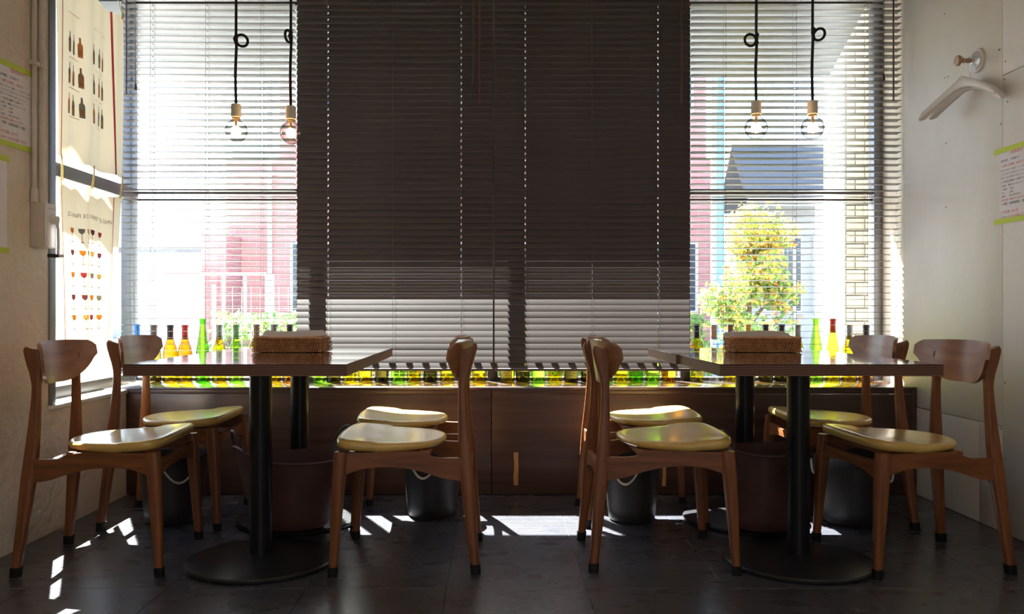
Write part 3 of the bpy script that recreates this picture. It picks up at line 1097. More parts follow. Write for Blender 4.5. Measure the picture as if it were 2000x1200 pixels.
def napkin(label, loc, w, d, rz, up):
    b = B()
    secs = []
    for i in range(25):
        u = i / 24
        wave = 0.003 * sin(u * 7 + w * 40) + up * abs(2 * u - 1) ** 2.2
        x = (u - 0.5) * w
        e = 0.35 if i in (0, 24) else 1.0
        ring = []
        for k in range(7):
            v = k / 6
            ring.append((x + 0.004 * sin(v * 5), (v - 0.5) * d, wave + (0.018 + 0.004 * sin(v * 6 + u * 4)) * e))
        for k in range(6, -1, -1):
            ring.append((x, (k / 6 - 0.5) * d, 0.0 + wave * 0.6))
        secs.append(ring)
    b.loft(secs)
    o = b.build('paper_napkin', M['napkin'], None, loc)
    o.rotation_euler = (0, 0, rz)
    tag(o, label, 'napkin')


see_through(M['napkin'], 0.65)
napkin('folded cream paper napkin in the basket by the tea-towel window', (-0.836, 3.53, TT + 0.0625), 0.240, 0.128, 0.02, 0.010)
napkin('folded cream paper napkin in the basket by the coat-hanger wall', (1.09, 3.53, TT + 0.0625), 0.240, 0.128, -0.03, 0.004)


# ------------------------------------------------------------------ tubs and buckets
def tub(label, loc, rz, rx, ry, bxr, byr, h, dip, handle_deg):
    r = thing('flexible_tub', label, 'tub', loc, rz, 'brown flexible storage tubs')
    n = 56
    th = 0.004

    def lift(a):
        q = (abs(cos(a - radians(handle_deg)))) ** 4
        return dip * q

    def ring(t, inset):
        pts = []
        for i in range(n):
            a = 2 * pi * i / n
            X = bxr + (rx - bxr) * t ** 0.85 - inset
            Y = byr + (ry - byr) * t ** 0.85 - inset
            pts.append((X * cos(a), Y * sin(a), t * (h + lift(a))))
        return pts
    secs = []
    ts_ = [0, 0.03, 0.15, 0.35, 0.6, 0.8, 0.94, 1.0]
    for k, t in enumerate(ts_):
        secs.append(ring(t, 0.008 if t == 0 else 0))
    secs.append(ring(1.0, th))
    for t in (0.8, 0.5, 0.2, 0.02):
        secs.append(ring(t, th))
    b = B().loft(secs, cap=True)
    b.build('tub_body', M['tub'], r, angle=60)
    # rolled lip
    lip = [(rx * 1.004 * cos(2 * pi * i / n), ry * 1.004 * sin(2 * pi * i / n), (h + lift(2 * pi * i / n)) - 0.004) for i in range(n)]
    B().tube(lip, 0.0055, 6, closed=True).build('lip', M['tub'], r, recalc=False)
    for sgn in (0, pi):
        a0 = radians(handle_deg) + sgn
        pts = []
        for k in range(15):
            t = k / 14
            a = a0 + (t - 0.5) * 0.75
            z = h + lift(a) - 0.004 + 0.062 * sin(pi * t) ** 0.6
            e = 1.0 + 0.05 * sin(pi * t)
            pts.append((rx * e * cos(a), ry * e * sin(a), z))
        B().tube(pts, 0.0065, 8).build('handle', M['tub'], r)
    return r


tub('brown flexible two-handled tub under the tables on the tea-towel side', (-0.815, 3.375, 0.0355), 0, 0.226, 0.168, 0.138, 0.112, 0.275, 0.055, 28)
tub('brown flexible two-handled tub under the tables on the coat-hanger side', (1.066, 3.375, 0.0355), 0, 0.162, 0.165, 0.132, 0.125, 0.305, 0.020, 12)


def bucket(label, x, y, r_top, r_bot, h, rope_a):
    r = thing('plastic_bucket', label, 'bucket', (x, y, 0), 0, 'charcoal buckets with white rope handles')
    th = 0.004
    prof = [(0, 0.0), (r_bot - 0.012, 0.0), (r_bot, 0.012)]
    for t in (0.2, 0.4, 0.6, 0.8, 0.97):
        prof.append((r_bot + (r_top - r_bot) * t, h * t))
    prof += [(r_top + 0.003, h - 0.004), (r_top + 0.003, h), (r_top - th, h), (r_bot - th, 0.014), (0, 0.010)]
    B().lathe(prof, 40).build('bucket_body', M['bucket'], r, angle=40)
    for s in (1, -1):
        a0 = rope_a + (0 if s == 1 else pi)
        P = []
        rng = 0.50
        for k in range(29):
            t = k / 28
            a = a0 + (t - 0.5) * 2 * rng
            z = h - 0.030 - 0.072 * (1 - (2 * t - 1) ** 2)
            rr = r_bot + (r_top - r_bot) * z / h + 0.0075
            P.append(Vector((rr * cos(a), rr * sin(a), z)))
        P[0] = Vector((P[0].x * 0.985, P[0].y * 0.985, P[0].z))
        # three twisted strands
        b = B()
        fine = smooth_curve([tuple(p) for p in P], 4)
        for q in range(3):
            pts = []
            for k, p in enumerate(fine):
                ph = k * 0.75 + q * 2 * pi / 3
                out = Vector((p[0], p[1], 0)).normalized()
                pts.append(Vector(p) + out * 0.0026 * cos(ph) + Vector((0, 0, 1)) * 0.0026 * sin(ph))
            b.tube(pts, 0.0031, 5)
        b.build('rope_handle', M['rope'], r, recalc=False)
    return r


bucket('charcoal bucket with rope handle beneath the chairs by the tea-towel window', -1.375, 3.60, 0.140, 0.112, 0.285, radians(-58))
bucket('charcoal bucket with rope handle behind the side-on chair facing the tea-towel window', -0.278, 3.70, 0.128, 0.106, 0.285, radians(-104))
bucket('charcoal bucket with rope handle behind the side-on chair facing the coat-hanger wall', 0.582, 3.615, 0.122, 0.098, 0.275, radians(-112))
bucket('widest charcoal bucket with rope handle beneath the chairs by the coat-hanger wall', 1.512, 3.585, 0.158, 0.130, 0.290, radians(-40))


# ------------------------------------------------------------------ pendant bulbs
def pendant(label, px, py, loop_dx, loop_z, loop_yaw, d=3.0):
    x, z = (px - VX) * d / F_PX, EYE + (VY - py) * d / F_PX
    r = thing('pendant_bulb', label, 'lamp', (x, d, ZC), 0, 'bare bulbs hanging on black cords')
    zb = z - ZC                       # bulb centre below the ceiling
    zs = zb + 0.095                   # socket top
    b = B()
    lz = loop_z - ZC
    path = [(0, 0, 0), (0.0015, 0, lz * 0.5), (0, 0, lz + 0.04)]
    path += [(0.0, 0, lz + 0.03)]
    path += [(0.002, 0, lz), (-0.002, 0, (lz + zs) / 2), (0, 0, zs)]
    b.tube(smooth_curve(path, 5), 0.0050, 8)
    # overhand loop tied in the cord
    rr = 0.021
    ca, sa = cos(loop_yaw), sin(loop_yaw)
    lp = []
    for k in range(22):
        a = 2 * pi * k / 22
        u, v = rr * cos(a), rr * 0.98 * sin(a)
        lp.append((loop_dx * 0.022 * (1 if ca > 0.4 else 0.2) + u * ca, -0.004 + u * sa - 0.02 * (1 - ca), lz + v + 0.25 * u * ca * (1 if px > 1550 else (-0.6 if px < 500 else 0.0))))
    b.tube(lp, 0.0048, 8, closed=True)
    b.tube([(0.004, -0.004, lz + 0.022), (-0.003, -0.007, lz + 0.006), (0.003, -0.004, lz - 0.014)], 0.0062, 8)
    b.build('cord', M['cord_black'], r, recalc=False)
    B().lathe([(0, zs), (0.016, zs), (0.0178, zs - 0.002), (0.0178, zs - 0.046), (0.015, zs - 0.047), (0, zs - 0.047)], 28).build('socket', M['socket'], r)
    # globe bulb
    g = []
    for k in range(19):
        a = -pi / 2 + (pi * 0.865) * k / 18
        g.append((0.040 * cos(a), zb + 0.040 * sin(a)))
    g += [(0.0142, zb + 0.046), (0.0135, zb + 0.050)]
    gb = B().lathe(g, 32).build('bulb_glass', M['bulb_glass'], r, angle=80)
    B().lathe([(0.0138, zb + 0.0500), (0.0138, zb + 0.044), (0.006, zb + 0.043), (0.0035, zb + 0.018), (0, zb + 0.018)], 14).build('bulb_cap', M['brass'], r)
    fb = B()
    for k in range(6):
        a = 2 * pi * k / 6
        p0 = (0.006 * cos(a), 0.006 * sin(a), zb + 0.016)
        p1 = (0.016 * cos(a + 0.3), 0.016 * sin(a + 0.3), zb - 0.014)
        fb.tube([p0, p1], 0.0009, 5)
    fb.build('filament', M['filament'], gb)
    ld = bpy.data.lights.new('bulb_light', 'POINT')
    ld.energy, ld.color, ld.shadow_soft_size = 1.6, (1.0, 0.62, 0.30), 0.02
    lo = bpy.data.objects.new('bulb_light', ld)
    lo.location = (0, 0, zb)
    link(lo, r)


def dz(py, d=3.0):
    return EYE + (VY - py) * d / F_PX


pendant('clear globe bulb on black cord nearest the tea-towel window', 461, 256, 1, dz(80), 0.0)
pendant('clear globe bulb on black cord in front of the closed blind edge', 568, 260, -1, dz(74), 1.25)
pendant('clear globe bulb whose cord loop points toward the closed blinds', 1477, 250, -1, dz(79), 0.15)
pendant('clear globe bulb hanging nearest the coat-hanger wall', 1587, 250, 1, dz(68), 0.1)


# ------------------------------------------------------------------ tea towels in the side window
TX = -1.842


def towel_surface(y0, y1, z0, z1, ph, pull):
    """v 0 top .. 1 bottom, u 0 near .. 1 far"""
    def fn(u, v):
        y = y0 + (y1 - y0) * u + pull * v * (u - 0.5) * 0.10 + 0.012 * v * sin(3 * u + ph)
        sag = 0.022 * sin(pi * ((u * 2) % 1.0)) * (1 - v) ** 3
        z = z0 + (z1 - z0) * v - sag
        amp = 0.006 + 0.010 * v
        x = TX + amp * sin(u * 15 + ph + v * 1.2) + 0.005 * sin(u * 31 + v * 2 + ph)
        x += 0.010 * (u - 0.5)
        return (x, y, z)
    return fn


def tea_towel(label, fn):
    b = B()
    b.grid(fn, 46, 24)
    o = b.build('tea_towel', M['linen'], None, angle=80)
    tag(o, label, 'towel', 'tea towels hung in the side window')
    return o


def on_towel(fn, mesh_pts, off=0.0022):
    """map (u, v) to a point just in front of the cloth"""
    out = []
    for u, v in mesh_pts:
        p = Vector(fn(u, v))
        out.append((p.x + off, p.y, p.z))
    return out


def towel_stripe(fn, u, w, parent):
    b = B()
    n = 24
    for k in range(n):
        v0, v1 = k / n, (k + 1) / n
        b.quad(on_towel(fn, ((u - w, v0), (u + w, v0), (u + w, v1), (u - w, v1))))
    bmesh.ops.remove_doubles(b.bm, verts=b.bm.verts, dist=1e-6)
    b.build('stripe', M['cloth_red'], parent)


def print_shape(fn, parent, name, m, u, v, su, sv, outline, off=0.0022):
    """flat print: outline in unit coordinates (x right, y up), as strips between left and right contour"""
    b = B()
    for (ya, wa), (yb, wb_) in zip(outline[:-1], outline[1:]):
        b.quad(on_towel(fn, ((u - wa * su, v - ya * sv), (u + wa * su, v - ya * sv), (u + wb_ * su, v - yb * sv), (u - wb_ * su, v - yb * sv)), off))
    bmesh.ops.remove_doubles(b.bm, verts=b.bm.verts, dist=1e-7)
    return b.build(name, m, parent)


U0, U1 = (3.535, 4.165), (3.55, 4.15)
up_fn = towel_surface(U0[0], U0[1], 2.345, 1.545, 0.4, 0.2)
lo_fn = towel_surface(U1[0], U1[1], 1.458, 0.70, 1.7, -1.2)
tw_up = tea_towel('upper cream linen tea towel printed with rows of bottles', up_fn)
tw_lo = tea_towel('lower sunlit linen tea towel printed with wine glasses', lo_fn)
towel_stripe(up_fn, 0.08, 0.010, tw_up)
towel_stripe(up_fn, 0.80, 0.010, tw_up)
towel_stripe(lo_fn, 0.06, 0.009, tw_lo)
towel_stripe(lo_fn, 0.82, 0.009, tw_lo)
bot_out = [(-0.5, 0.42), (0.08, 0.46), (0.16, 0.40), (0.24, 0.17), (0.5, 0.15)]
PRN = [mat('bottle_print_brown', (0.24, 0.15, 0.10), 0.9), mat('bottle_print_rust', (0.42, 0.17, 0.06), 0.9), mat('bottle_print_grey', (0.20, 0.18, 0.17), 0.9)]
LBP = mat('bottle_print_label', (0.62, 0.36, 0.16), 0.9)
for r_, z in enumerate((2.068, 1.930, 1.797)):
    for c_, yv in enumerate((3.66, 3.707, 3.753, 3.858, 3.917, 3.969)):
        u = (yv - U0[0]) / (U0[1] - U0[0])
        v = (2.345 - z) / 0.80
        wdt = 0.030 if c_ in (2, 3) else 0.022
        o = print_shape(up_fn, tw_up, 'printed_bottle', PRN[(r_ * 2 + c_ * 5) % 3], u, v, wdt / 0.63, 0.092 / 0.80, bot_out)
        print_shape(up_fn, o, 'printed_label', LBP, u, v + 0.028, wdt * 0.80 / 0.63, 0.026 / 0.80, [(-0.5, 0.5), (0.5, 0.5)], 0.0030)
# fine lines of print above the bottles
for (yv, z, w_) in ((3.70, 2.20, 0.11), (3.93, 2.19, 0.13), (3.70, 2.00, 0.09), (3.92, 2.00, 0.09), (3.70, 1.865, 0.09), (3.92, 1.865, 0.09), (3.7, 1.74, 0.08), (3.92, 1.74, 0.06)):
    u, v = (yv - U0[0]) / 0.63, (2.345 - z) / 0.80
    print_shape(up_fn, tw_up, 'printed_line', LBP, u, v, w_ / 0.63, 0.004, [(-0.5, 0.5), (0.5, 0.5)])


def text_mesh(body, size, align='LEFT'):
    cu = bpy.data.curves.new('lettering', 'FONT')
    cu.body, cu.size, cu.align_x = body, size, align
    cu.resolution_u = 1
    o = bpy.data.objects.new('lettering', cu)
    COL.objects.link(o)
    dg = bpy.context.evaluated_depsgraph_get()
    me = bpy.data.meshes.new_from_object(o.evaluated_get(dg))
    bpy.data.objects.remove(o)
    me.name = 'lettering'
    return me


def lettering(body, size, m, parent, fn, align='LEFT', name='lettering'):
    me = text_mesh(body, size, align)
    for v in me.vertices:
        v.co = Vector(fn(v.co.x, v.co.y))
    me.materials.clear()
    me.materials.append(m)
    return inst(name, me, parent)


PRINT_BROWN = mat('towel_lettering', (0.20, 0.12, 0.10), 0.9)


# the cloth is seen from its back, so the words read mirrored from inside
def towel_text(x, y):
    yv = 4.03 - x
    z = 1.315 + y
    u, v = (yv - U1[0]) / (U1[1] - U1[0]), (1.458 - z) / 0.758
    p = lo_fn(u, v)
    return (p[0] + 0.0025, p[1], p[2])


lettering('VINS ET TERROIRS DE FRANCE', 0.0285, PRINT_BROWN, tw_lo, towel_text)
WINE = [mat('wine_print_orange', (0.55, 0.20, 0.03), 0.9), mat('wine_print_purple', (0.20, 0.05, 0.09), 0.9), mat('wine_print_grey', (0.22, 0.22, 0.20), 0.9), mat('wine_print_red', (0.38, 0.05, 0.06), 0.9), mat('wine_print_gold', (0.55, 0.38, 0.12), 0.9)]
STEM = mat('wine_glass_print', (0.30, 0.24, 0.22), 0.9)
rows_z = (1.235, 1.135, 1.035, 0.935, 0.845)
for r_, z in enumerate(rows_z):
    for c_, yv in enumerate((3.675, 3.745, 3.795, 3.868, 3.945)):
        u, v = (yv - U1[0]) / 0.60, (1.458 - z) / 0.758
        k = (r_ * 3 + c_ * 2) % 5
        if c_ == 0:
            k = 0 if r_ in (0, 2, 4) else 1
        o = print_shape(lo_fn, tw_lo, 'printed_glass', WINE[k], u, v - 0.030, 0.036 / 0.6, 0.034 / 0.758, [(-0.5, 0.10), (-0.30, 0.42), (0.05, 0.50), (0.22, 0.49)])
        print_shape(lo_fn, o, 'printed_stem', STEM, u, v + 0.012, 0.034 / 0.6, 0.052 / 0.758, [(-0.5, 0.36), (-0.44, 0.30), (-0.40, 0.05), (0.5, 0.05)])
for m_ in WINE + PRN + [STEM, LBP, PRINT_BROWN, M['cloth_red']]:
    see_through(m_)
# loops of string that tie the lower towel to the upper one and the upper one to the top rail
STRING = mat('yellow_string', (0.62, 0.47, 0.17), 0.9)
for u in (0.04, 0.5, 0.96):
    a, c = Vector(lo_fn(u, 0.012)), Vector(up_fn(u, 0.985))
    b = B().tube(smooth_curve([tuple(a + Vector((0.006, 0.006, 0))), tuple(a.lerp(c, 0.5) + Vector((0.008, 0.008, 0))), tuple(c + Vector((0.006, 0.003, 0)))], 4), 0.0022, 5)
    b.tube(smooth_curve([tuple(a + Vector((0.006, -0.006, 0))), tuple(a.lerp(c, 0.5) + Vector((0.008, -0.004, 0))), tuple(c + Vector((0.006, 0.001, 0)))], 4), 0.0022, 5)
    b.build('tie_string', STRING, tw_lo)
for u in (0.03, 0.5, 0.97):
    a = Vector(up_fn(u, 0.006))
    c = Vector((LGX + 0.045, a.y + 0.01, WIN_TOP - 0.03))
    b = B().tube([tuple(a + Vector((0.004, 0.006, 0))), tuple(c)], 0.0024, 5)
    b.tube([tuple(a + Vector((0.004, -0.008, -0.01))), tuple(a + Vector((0.006, 0.012, 0.03)))], 0.003, 5)
    b.tube([tuple(a + Vector((0.004, 0.012, -0.012))), tuple(a + Vector((0.006, -0.012, 0.028)))], 0.003, 5)
    b.build('tie_string', STRING, tw_up)

# ------------------------------------------------------------------ notices
NOTE = [
    (0.075, 0.030, 0.0200, 'red', '自家製おせち'),
    (0.012, 0.055, 0.0110, 'blue', '毎年恒例、ご予約制です。'),
    (0.012, 0.075, 0.0110, 'red', '＜お渡しは大晦日、12月31日＞'),
    (0.012, 0.093, 0.0090, 'grey', '和洋とりまぜた一段重を一つ一つ手作りでご用意'),
    (0.012, 0.108, 0.0090, 'grey', 'しております。数に限りがございますのでお早めに'),
    (0.012, 0.123, 0.0090, 'grey', '店頭、またはお電話でお申し込みください。'),
    (0.012, 0.139, 0.0095, 'black', '2〜3人前 税込価格でのご案内です。'),
    (0.012, 0.155, 0.0095, 'black', '＜内容＞　前菜とローストビーフ　他'),
    (0.012, 0.169, 0.0090, 'black', '＜一段重＞　二人前'),
    (0.012, 0.183, 0.0090, 'black', '＜大＞　　　三人前'),
    (0.012, 0.197, 0.0090, 'black', '＜追加＞　　予約 12月下旬まで'),
    (0.012, 0.212, 0.0095, 'red', '※お受け取りは店頭のみとなります。'),
    (0.018, 0.229, 0.0120, 'black', '＊惣菜・自家製焼菓子・食品'),
    (0.012, 0.262, 0.0140, 'red', '＊お引渡しは31日'),
    (0.012, 0.282, 0.0140, 'red', '10:00〜12:00にお越し下さい。'),
]


def notice(label, wall, x, y_start, ztop, w, h, text, tape_over=(0.03, 0.03), slope=0.0):
    """sheet taped flat on a side wall; text reads along the wall as seen from the room. y_start: where lines begin"""
    sgn = 1 if wall == 'L' else -1            # normal into the room
    ydir = 1 if wall == 'L' else -1           # reading direction along y

    def at(u, d_, off):
        return (x + sgn * off, y_start + ydir * u, ztop - d_ + slope * u)
    r = thing('paper_notice', label, 'notice', (0, 0, 0))
    b = B()
    b.prism([(0, 0), (w, 0), (w, h), (0, h)], lambda u, d_: at(u, d_, 0.0008), lambda u, d_: at(u, d_, 0.0018))
    b.build('sheet', M['paper'], r)
    for d_ in (-0.004, h - 0.014):
        b = B()
        b.prism([(-tape_over[0], d_), (w + tape_over[1], d_), (w + tape_over[1], d_ + 0.021), (-tape_over[0], d_ + 0.021)],
                lambda u, q: at(u, q, 0.0019), lambda u, q: at(u, q, 0.0027))
        b.build('tape', M['tape_green'], r)
    inks = {}
    for (u, d_, size, ink, body) in (NOTE if text else ()):
        lettering(body, size, M['ink_' + ink], r, lambda X, Y, u=u, d_=d_: at(u + X, d_ - Y, 0.0024))
    return r


notice('white printed notice with lime tape near the vertical conduits', 'L', XL, 3.035, 1.803, 0.232, 0.302, True, (0.03, 0.012), 0.03)
notice('white notice sheet lower on the stucco wall, mostly out of frame', 'L', XL, 2.86, 1.455, 0.232, 0.345, False, (0.03, 0.012), 0.0)
notice('white printed notice with lime tape on the wall below the hangers', 'R', XR, 3.418, 1.545, 0.232, 0.295, True, (0.036, 0.03), 0.0)

# ------------------------------------------------------------------ conduits and shutter switch on the stucco wall
for k, (y, rad, lb) in enumerate(((3.252, 0.0095, 'painted vertical conduit nearer the notice above the switch box'), (3.300, 0.0115, 'painted vertical conduit nearer the towel window above the switch box'))):
    c = thing('wall_conduit', lb, 'conduit', (XL, y, 1.31))
    B().tube([(0.014, 0, 0.0), (0.014, 0, 0.055), (0.014, 0, ZC - 1.31)], rad, 12).build('pipe', M['conduit'], c)
    B().tube([(0.015, 0, 0.0), (0.015, 0, 0.05), (0.015, 0, 0.056)], [rad * 1.45, rad * 1.45, rad * 1.1], 12).build('coupling', M['conduit'], c)
    B().box((0.0005, -rad * 2.2, 0.528), (0.004 + 0.014 + rad, rad * 2.2, 0.546), 0.003).build('clamp', M['conduit'], c)

sw = thing('switch_box', 'cream wall switch box with rotary crank below the conduits', 'switch', (XL, 3.288, 1.225))
B().box((0.001, -0.042, -0.087), (0.054, 0.042, 0.087), 0.004).build('box', M['box_cream'], sw)
B().box((0.054, -0.040, -0.085), (0.060, 0.040, 0.085), 0.003).build('cover', M['white_plastic'], sw)
B().lathe([(0, 0.0), (0.021, 0.0), (0.021, 0.010), (0.017, 0.013), (0, 0.013)], 24, M=Matrix.Translation((0.060, 0.006, 0.025)) @ Matrix.Rotation(pi / 2, 4, 'Y')).build('knob', M['white_plastic'], sw)
cr = B()
cr.tube(smooth_curve([(0.078, 0.006, 0.025), (0.083, 0.008, -0.02), (0.083, 0.010, -0.08), (0.082, 0.010, -0.118)], 5), [0.009] * 3 + [0.006] * 13, 10)
cr.lathe([(0, 0), (0.013, 0), (0.013, 0.012), (0, 0.014)], 18, M=Matrix.Translation((0.073, 0.006, 0.025)) @ Matrix.Rotation(pi / 2, 4, 'Y'))
crank = cr.build('crank_arm', M['white_plastic'], sw, recalc=True)
B().tube([(0.044, 0.010, -0.116), (0.074, 0.010, -0.117), (0.088, 0.010, -0.117)], [0.0085, 0.0085, 0.007], 12).build('crank_handle', M['black_plastic'], crank)
B().tube([(0.088, 0.010, -0.117), (0.102, 0.010, -0.117)], 0.0075, 12).build('crank_tip', M['white_plastic'], crank)
for k in range(4):
    B().box((0.0601, -0.022 + k * 0.013, 0.064), (0.0608, -0.014 + k * 0.013, 0.0665)).build('switch_mark', M['ink_grey'], sw)

# ------------------------------------------------------------------ coat hook and hangers
HY, HZ = 3.566, 1.950
hk = thing('coat_hook', 'round silver wall hook with a wooden knob', 'hook', (XR, HY, HZ))
RY = Matrix.Rotation(-pi / 2, 4, 'Y')
B().lathe([(0, 0.001), (0.050, 0.001), (0.050, 0.008), (0.047, 0.012), (0, 0.012)], 40, M=RY).build('back_plate', M['hanger'], hk)
B().lathe([(0.040, 0.012), (0.039, 0.018), (0.022, 0.028), (0.010, 0.034), (0.0, 0.034)], 40, M=RY).build('dome', M['hook_white'], hk)
B().lathe([(0.0, 0.030), (0.010, 0.030), (0.009, 0.076), (0.016, 0.080), (0.0215, 0.082), (0.0225, 0.090), (0.020, 0.096), (0, 0.097)], 28, M=RY).build('knob', M['knob_wood'], hk)


def hanger(label, x_off, yaw, drop, sway):
    # origin where the wire hook rests on the knob neck
    r = thing('coat_hanger', label, 'hanger', (XR - x_off, HY, HZ + 0.0115), yaw, 'white hangers on the coat hook')
    hook = [(0, 0.016, -0.020), (0, 0.0175, -0.006), (0, 0.011, 0.004), (0, 0.0, 0.0035), (0, -0.010, 0.000), (0, -0.016, -0.014), (0, -0.010, -0.034), (0, 0.0, -0.052), (0, 0, -drop)]
    B().tube(smooth_curve(hook, 4), 0.0017, 7).build('wire_hook', M['chrome'], r)
    n = 26
    secs = []
    for i in range(n + 1):
        q = 2 * i / n - 1
        y = 0.215 * q
        a = abs(q)
        z = -drop - 0.012 - 0.112 * a ** 1.25 - 0.010 * (1 - a) + sway * q
        # bent toward the room at the shoulders, broad ends
        x = -0.026 * a ** 2
        hz = 0.020 - 0.004 * a + (0.004 if a < 0.12 else 0) - 0.008 * max(0, a - 0.93) / 0.07
        hx = 0.0065 + 0.013 * a ** 2.2 - 0.008 * max(0, a - 0.93) / 0.07
        ring = []
        for k in range(14):
            t = 2 * pi * k / 14
            cx_, sz_ = cos(t), sin(t)
            ring.append((x + hx * (abs(cx_) ** 0.7) * (1 if cx_ > 0 else -1), y, z + hz * (abs(sz_) ** 0.8) * (1 if sz_ > 0 else -1)))
        secs.append(ring)
    B().loft(secs).build('shoulder_bar', M['hanger'], r, angle=60)
    B().tube([(0, 0, -drop + 0.002), (0, 0, -drop - 0.01)], 0.0055, 8).build('hook_collar', M['chrome'], r)


hanger('white coat hanger nearer the room on the wall hook', 0.074, radians(12), 0.080, -0.008)
hanger('white coat hanger hanging behind the other one, closer to the wall', 0.0365, radians(9), 0.088, 0.006)
#OUTDOOR

# ------------------------------------------------------------------ outside
GZ = -0.15


def wx(px, y):
    return (px - VX) * y / F_PX


def wz(py, y):
    return EYE + (VY - py) * y / F_PX


M['paving'] = noise_color(mat('paving', (0.42, 0.41, 0.39), 0.9), (0.36, 0.35, 0.33), (0.48, 0.47, 0.45), (1, 1, 1), 3, 5)
M['soffit'] = noise_color(mat('soffit_board', (0.09, 0.097, 0.106), 0.6), (0.080, 0.087, 0.095), (0.10, 0.108, 0.118), (1, 1, 1), 1, 3)
M['pole_blue'] = mat('blue_pole_paint', (0.12, 0.30, 0.62), 0.5)
M['concrete'] = noise_color(mat('concrete', (0.34, 0.33, 0.32), 0.85), (0.28, 0.27, 0.27), (0.40, 0.39, 0.38), (2, 2, 2), 3, 4)
M['white_wall'] = mat('white_render', (0.80, 0.80, 0.78), 0.8)
M['house_wall'] = mat('pale_house_wall', (0.62, 0.63, 0.64), 0.8)
M['grey_siding'] = mat('grey_siding', (0.34, 0.33, 0.33), 0.7)
M['roof'] = mat('dark_roof', (0.10, 0.10, 0.11), 0.6)
M['dark_glass'] = mat('dark_window_glass', (0.04, 0.05, 0.07), 0.08)
M['pale_glass'] = mat('pale_window_glass', (0.42, 0.48, 0.55), 0.15)
M['cyan_glass'] = mat('pale_cyan_glass', (0.30, 0.55, 0.56), 0.15)
M['yellow_block'] = noise_color(mat('yellow_block', (0.56, 0.46, 0.27), 0.7), (0.52, 0.42, 0.24), (0.60, 0.50, 0.30), (3, 3, 3), 3, 3)
M['mortar'] = mat('mortar', (0.17, 0.15, 0.14), 0.9)


def brick_mat(name, c1, c2, mortar, bw, bh):
    m = mat(name, c1, 0.8)
    N, L, bs = nodes(m)
    tc = N.new('ShaderNodeTexCoord')
    sp = N.new('ShaderNodeSeparateXYZ')
    cb = N.new('ShaderNodeCombineXYZ')
    L.new(tc.outputs['Object'], sp.inputs[0])
    ad = N.new('ShaderNodeMath')
    L.new(sp.outputs['X'], ad.inputs[0])
    L.new(sp.outputs['Y'], ad.inputs[1])
    L.new(ad.outputs[0], cb.inputs['X'])
    L.new(sp.outputs['Z'], cb.inputs['Y'])
    br = N.new('ShaderNodeTexBrick')
    br.inputs['Color1'].default_value = (*c1, 1)
    br.inputs['Color2'].default_value = (*c2, 1)
    br.inputs['Mortar'].default_value = (*mortar, 1)
    br.inputs['Scale'].default_value = 1.0
    br.inputs['Brick Width'].default_value = bw
    br.inputs['Row Height'].default_value = bh
    br.inputs['Mortar Size'].default_value = bh * 0.07
    L.new(cb.outputs[0], br.inputs['Vector'])
    L.new(br.outputs['Color'], bs.inputs['Base Color'])
    return m


M['pink_tile'] = brick_mat('pink_facade_tile', (0.40, 0.17, 0.165), (0.44, 0.21, 0.20), (0.50, 0.32, 0.31), 0.24, 0.075)

g = B().box((-30, GY + 0.10, GZ - 0.3), (30, 60, GZ)).build('ground', M['paving'])
tag(g, kind='structure')

# eave of the building over the front window
ov = B()
OX0, OX1, OYF, OZF = -2.25, 2.03, 5.15, 2.32
ov.prism([(GY + 0.10, 2.58), (OYF, OZF), (OYF, OZF + 0.10), (GY + 0.10, 2.80)], lambda a, c: (OX0, a, c), lambda a, c: (OX1, a, c))
ov.box((OX0, 1.8, 2.60), (-2.0, GY + 0.10, 2.78))  # unseen side wing, added to keep the sun off the upper towel
tag(ov.build('overhang', M['soffit']), kind='structure')
# upper storey of the building itself
tag(B().box((-2.0, YB, ZC + 0.12), (2.3, GY + 0.10, 5.5)).build('wall_upper', M['white_wall']), kind='structure')

# pier beside the window: blockwork face towards the window, rendered flank in the sun
PY = 5.80
pier = thing('block_pier', 'pale yellow blockwork pier with sunlit white flank outside the window', 'pier', (0, PY, 0))
pxa, pxb = wx(1652, PY), wx(1652, PY) + 0.95
B().box((pxa - 0.004, 0.012, GZ), (pxb, 0.35, 3.6)).build('core', M['mortar'], pier)
B().box((pxa - 0.016, -0.002, GZ), (pxa - 0.004, 0.35, 3.6)).build('white_flank', M['white_wall'], pier)
bh_, bw_ = 0.0885, 0.132
r_ = 0
z = GZ
while z < 3.55:
    x = pxa + (0.0 if r_ % 2 == 0 else -bw_ / 2)
    while x < pxb - 0.01:
        a, b_ = max(x, pxa), min(x + bw_, pxb)
        if b_ - a > 0.02 and a < pxa + 0.5:
            B().box((a + 0.005, 0.0, z + 0.005), (b_ - 0.005, 0.014, z + bh_ - 0.005), 0.002, seg=1).build('brick', M['yellow_block'], pier)
        x += bw_
    z += bh_
    r_ += 1

# grey concrete post left of the pier
B_ = B().lathe([(0, 0), (0.05, 0), (0.045, 1.96), (0, 1.97)], 16)
po = B_.build('concrete_post', M['concrete'], None, (wx(1604, 6.9), 6.9, GZ))
tag(po, 'grey round concrete post standing between the tree and the pier', 'post')

# utility pole, blue
pl = thing('utility_pole', 'slim blue pole rising behind the autumn tree', 'pole', (wx(1407, 10), 10.0, GZ))
B().tube([(0, 0, 0), (0, 0, 3.95)], 0.042, 12).build('shaft', M['pole_blue'], pl)
B().box((-0.07, -0.07, 0), (0.07, 0.07, 0.05), 0.01).build('base', M['concrete'], pl)
B().lathe([(0.05, 3.93), (0.05, 3.97), (0, 3.99)], 12).build('cap', M['pole_blue'], pl)


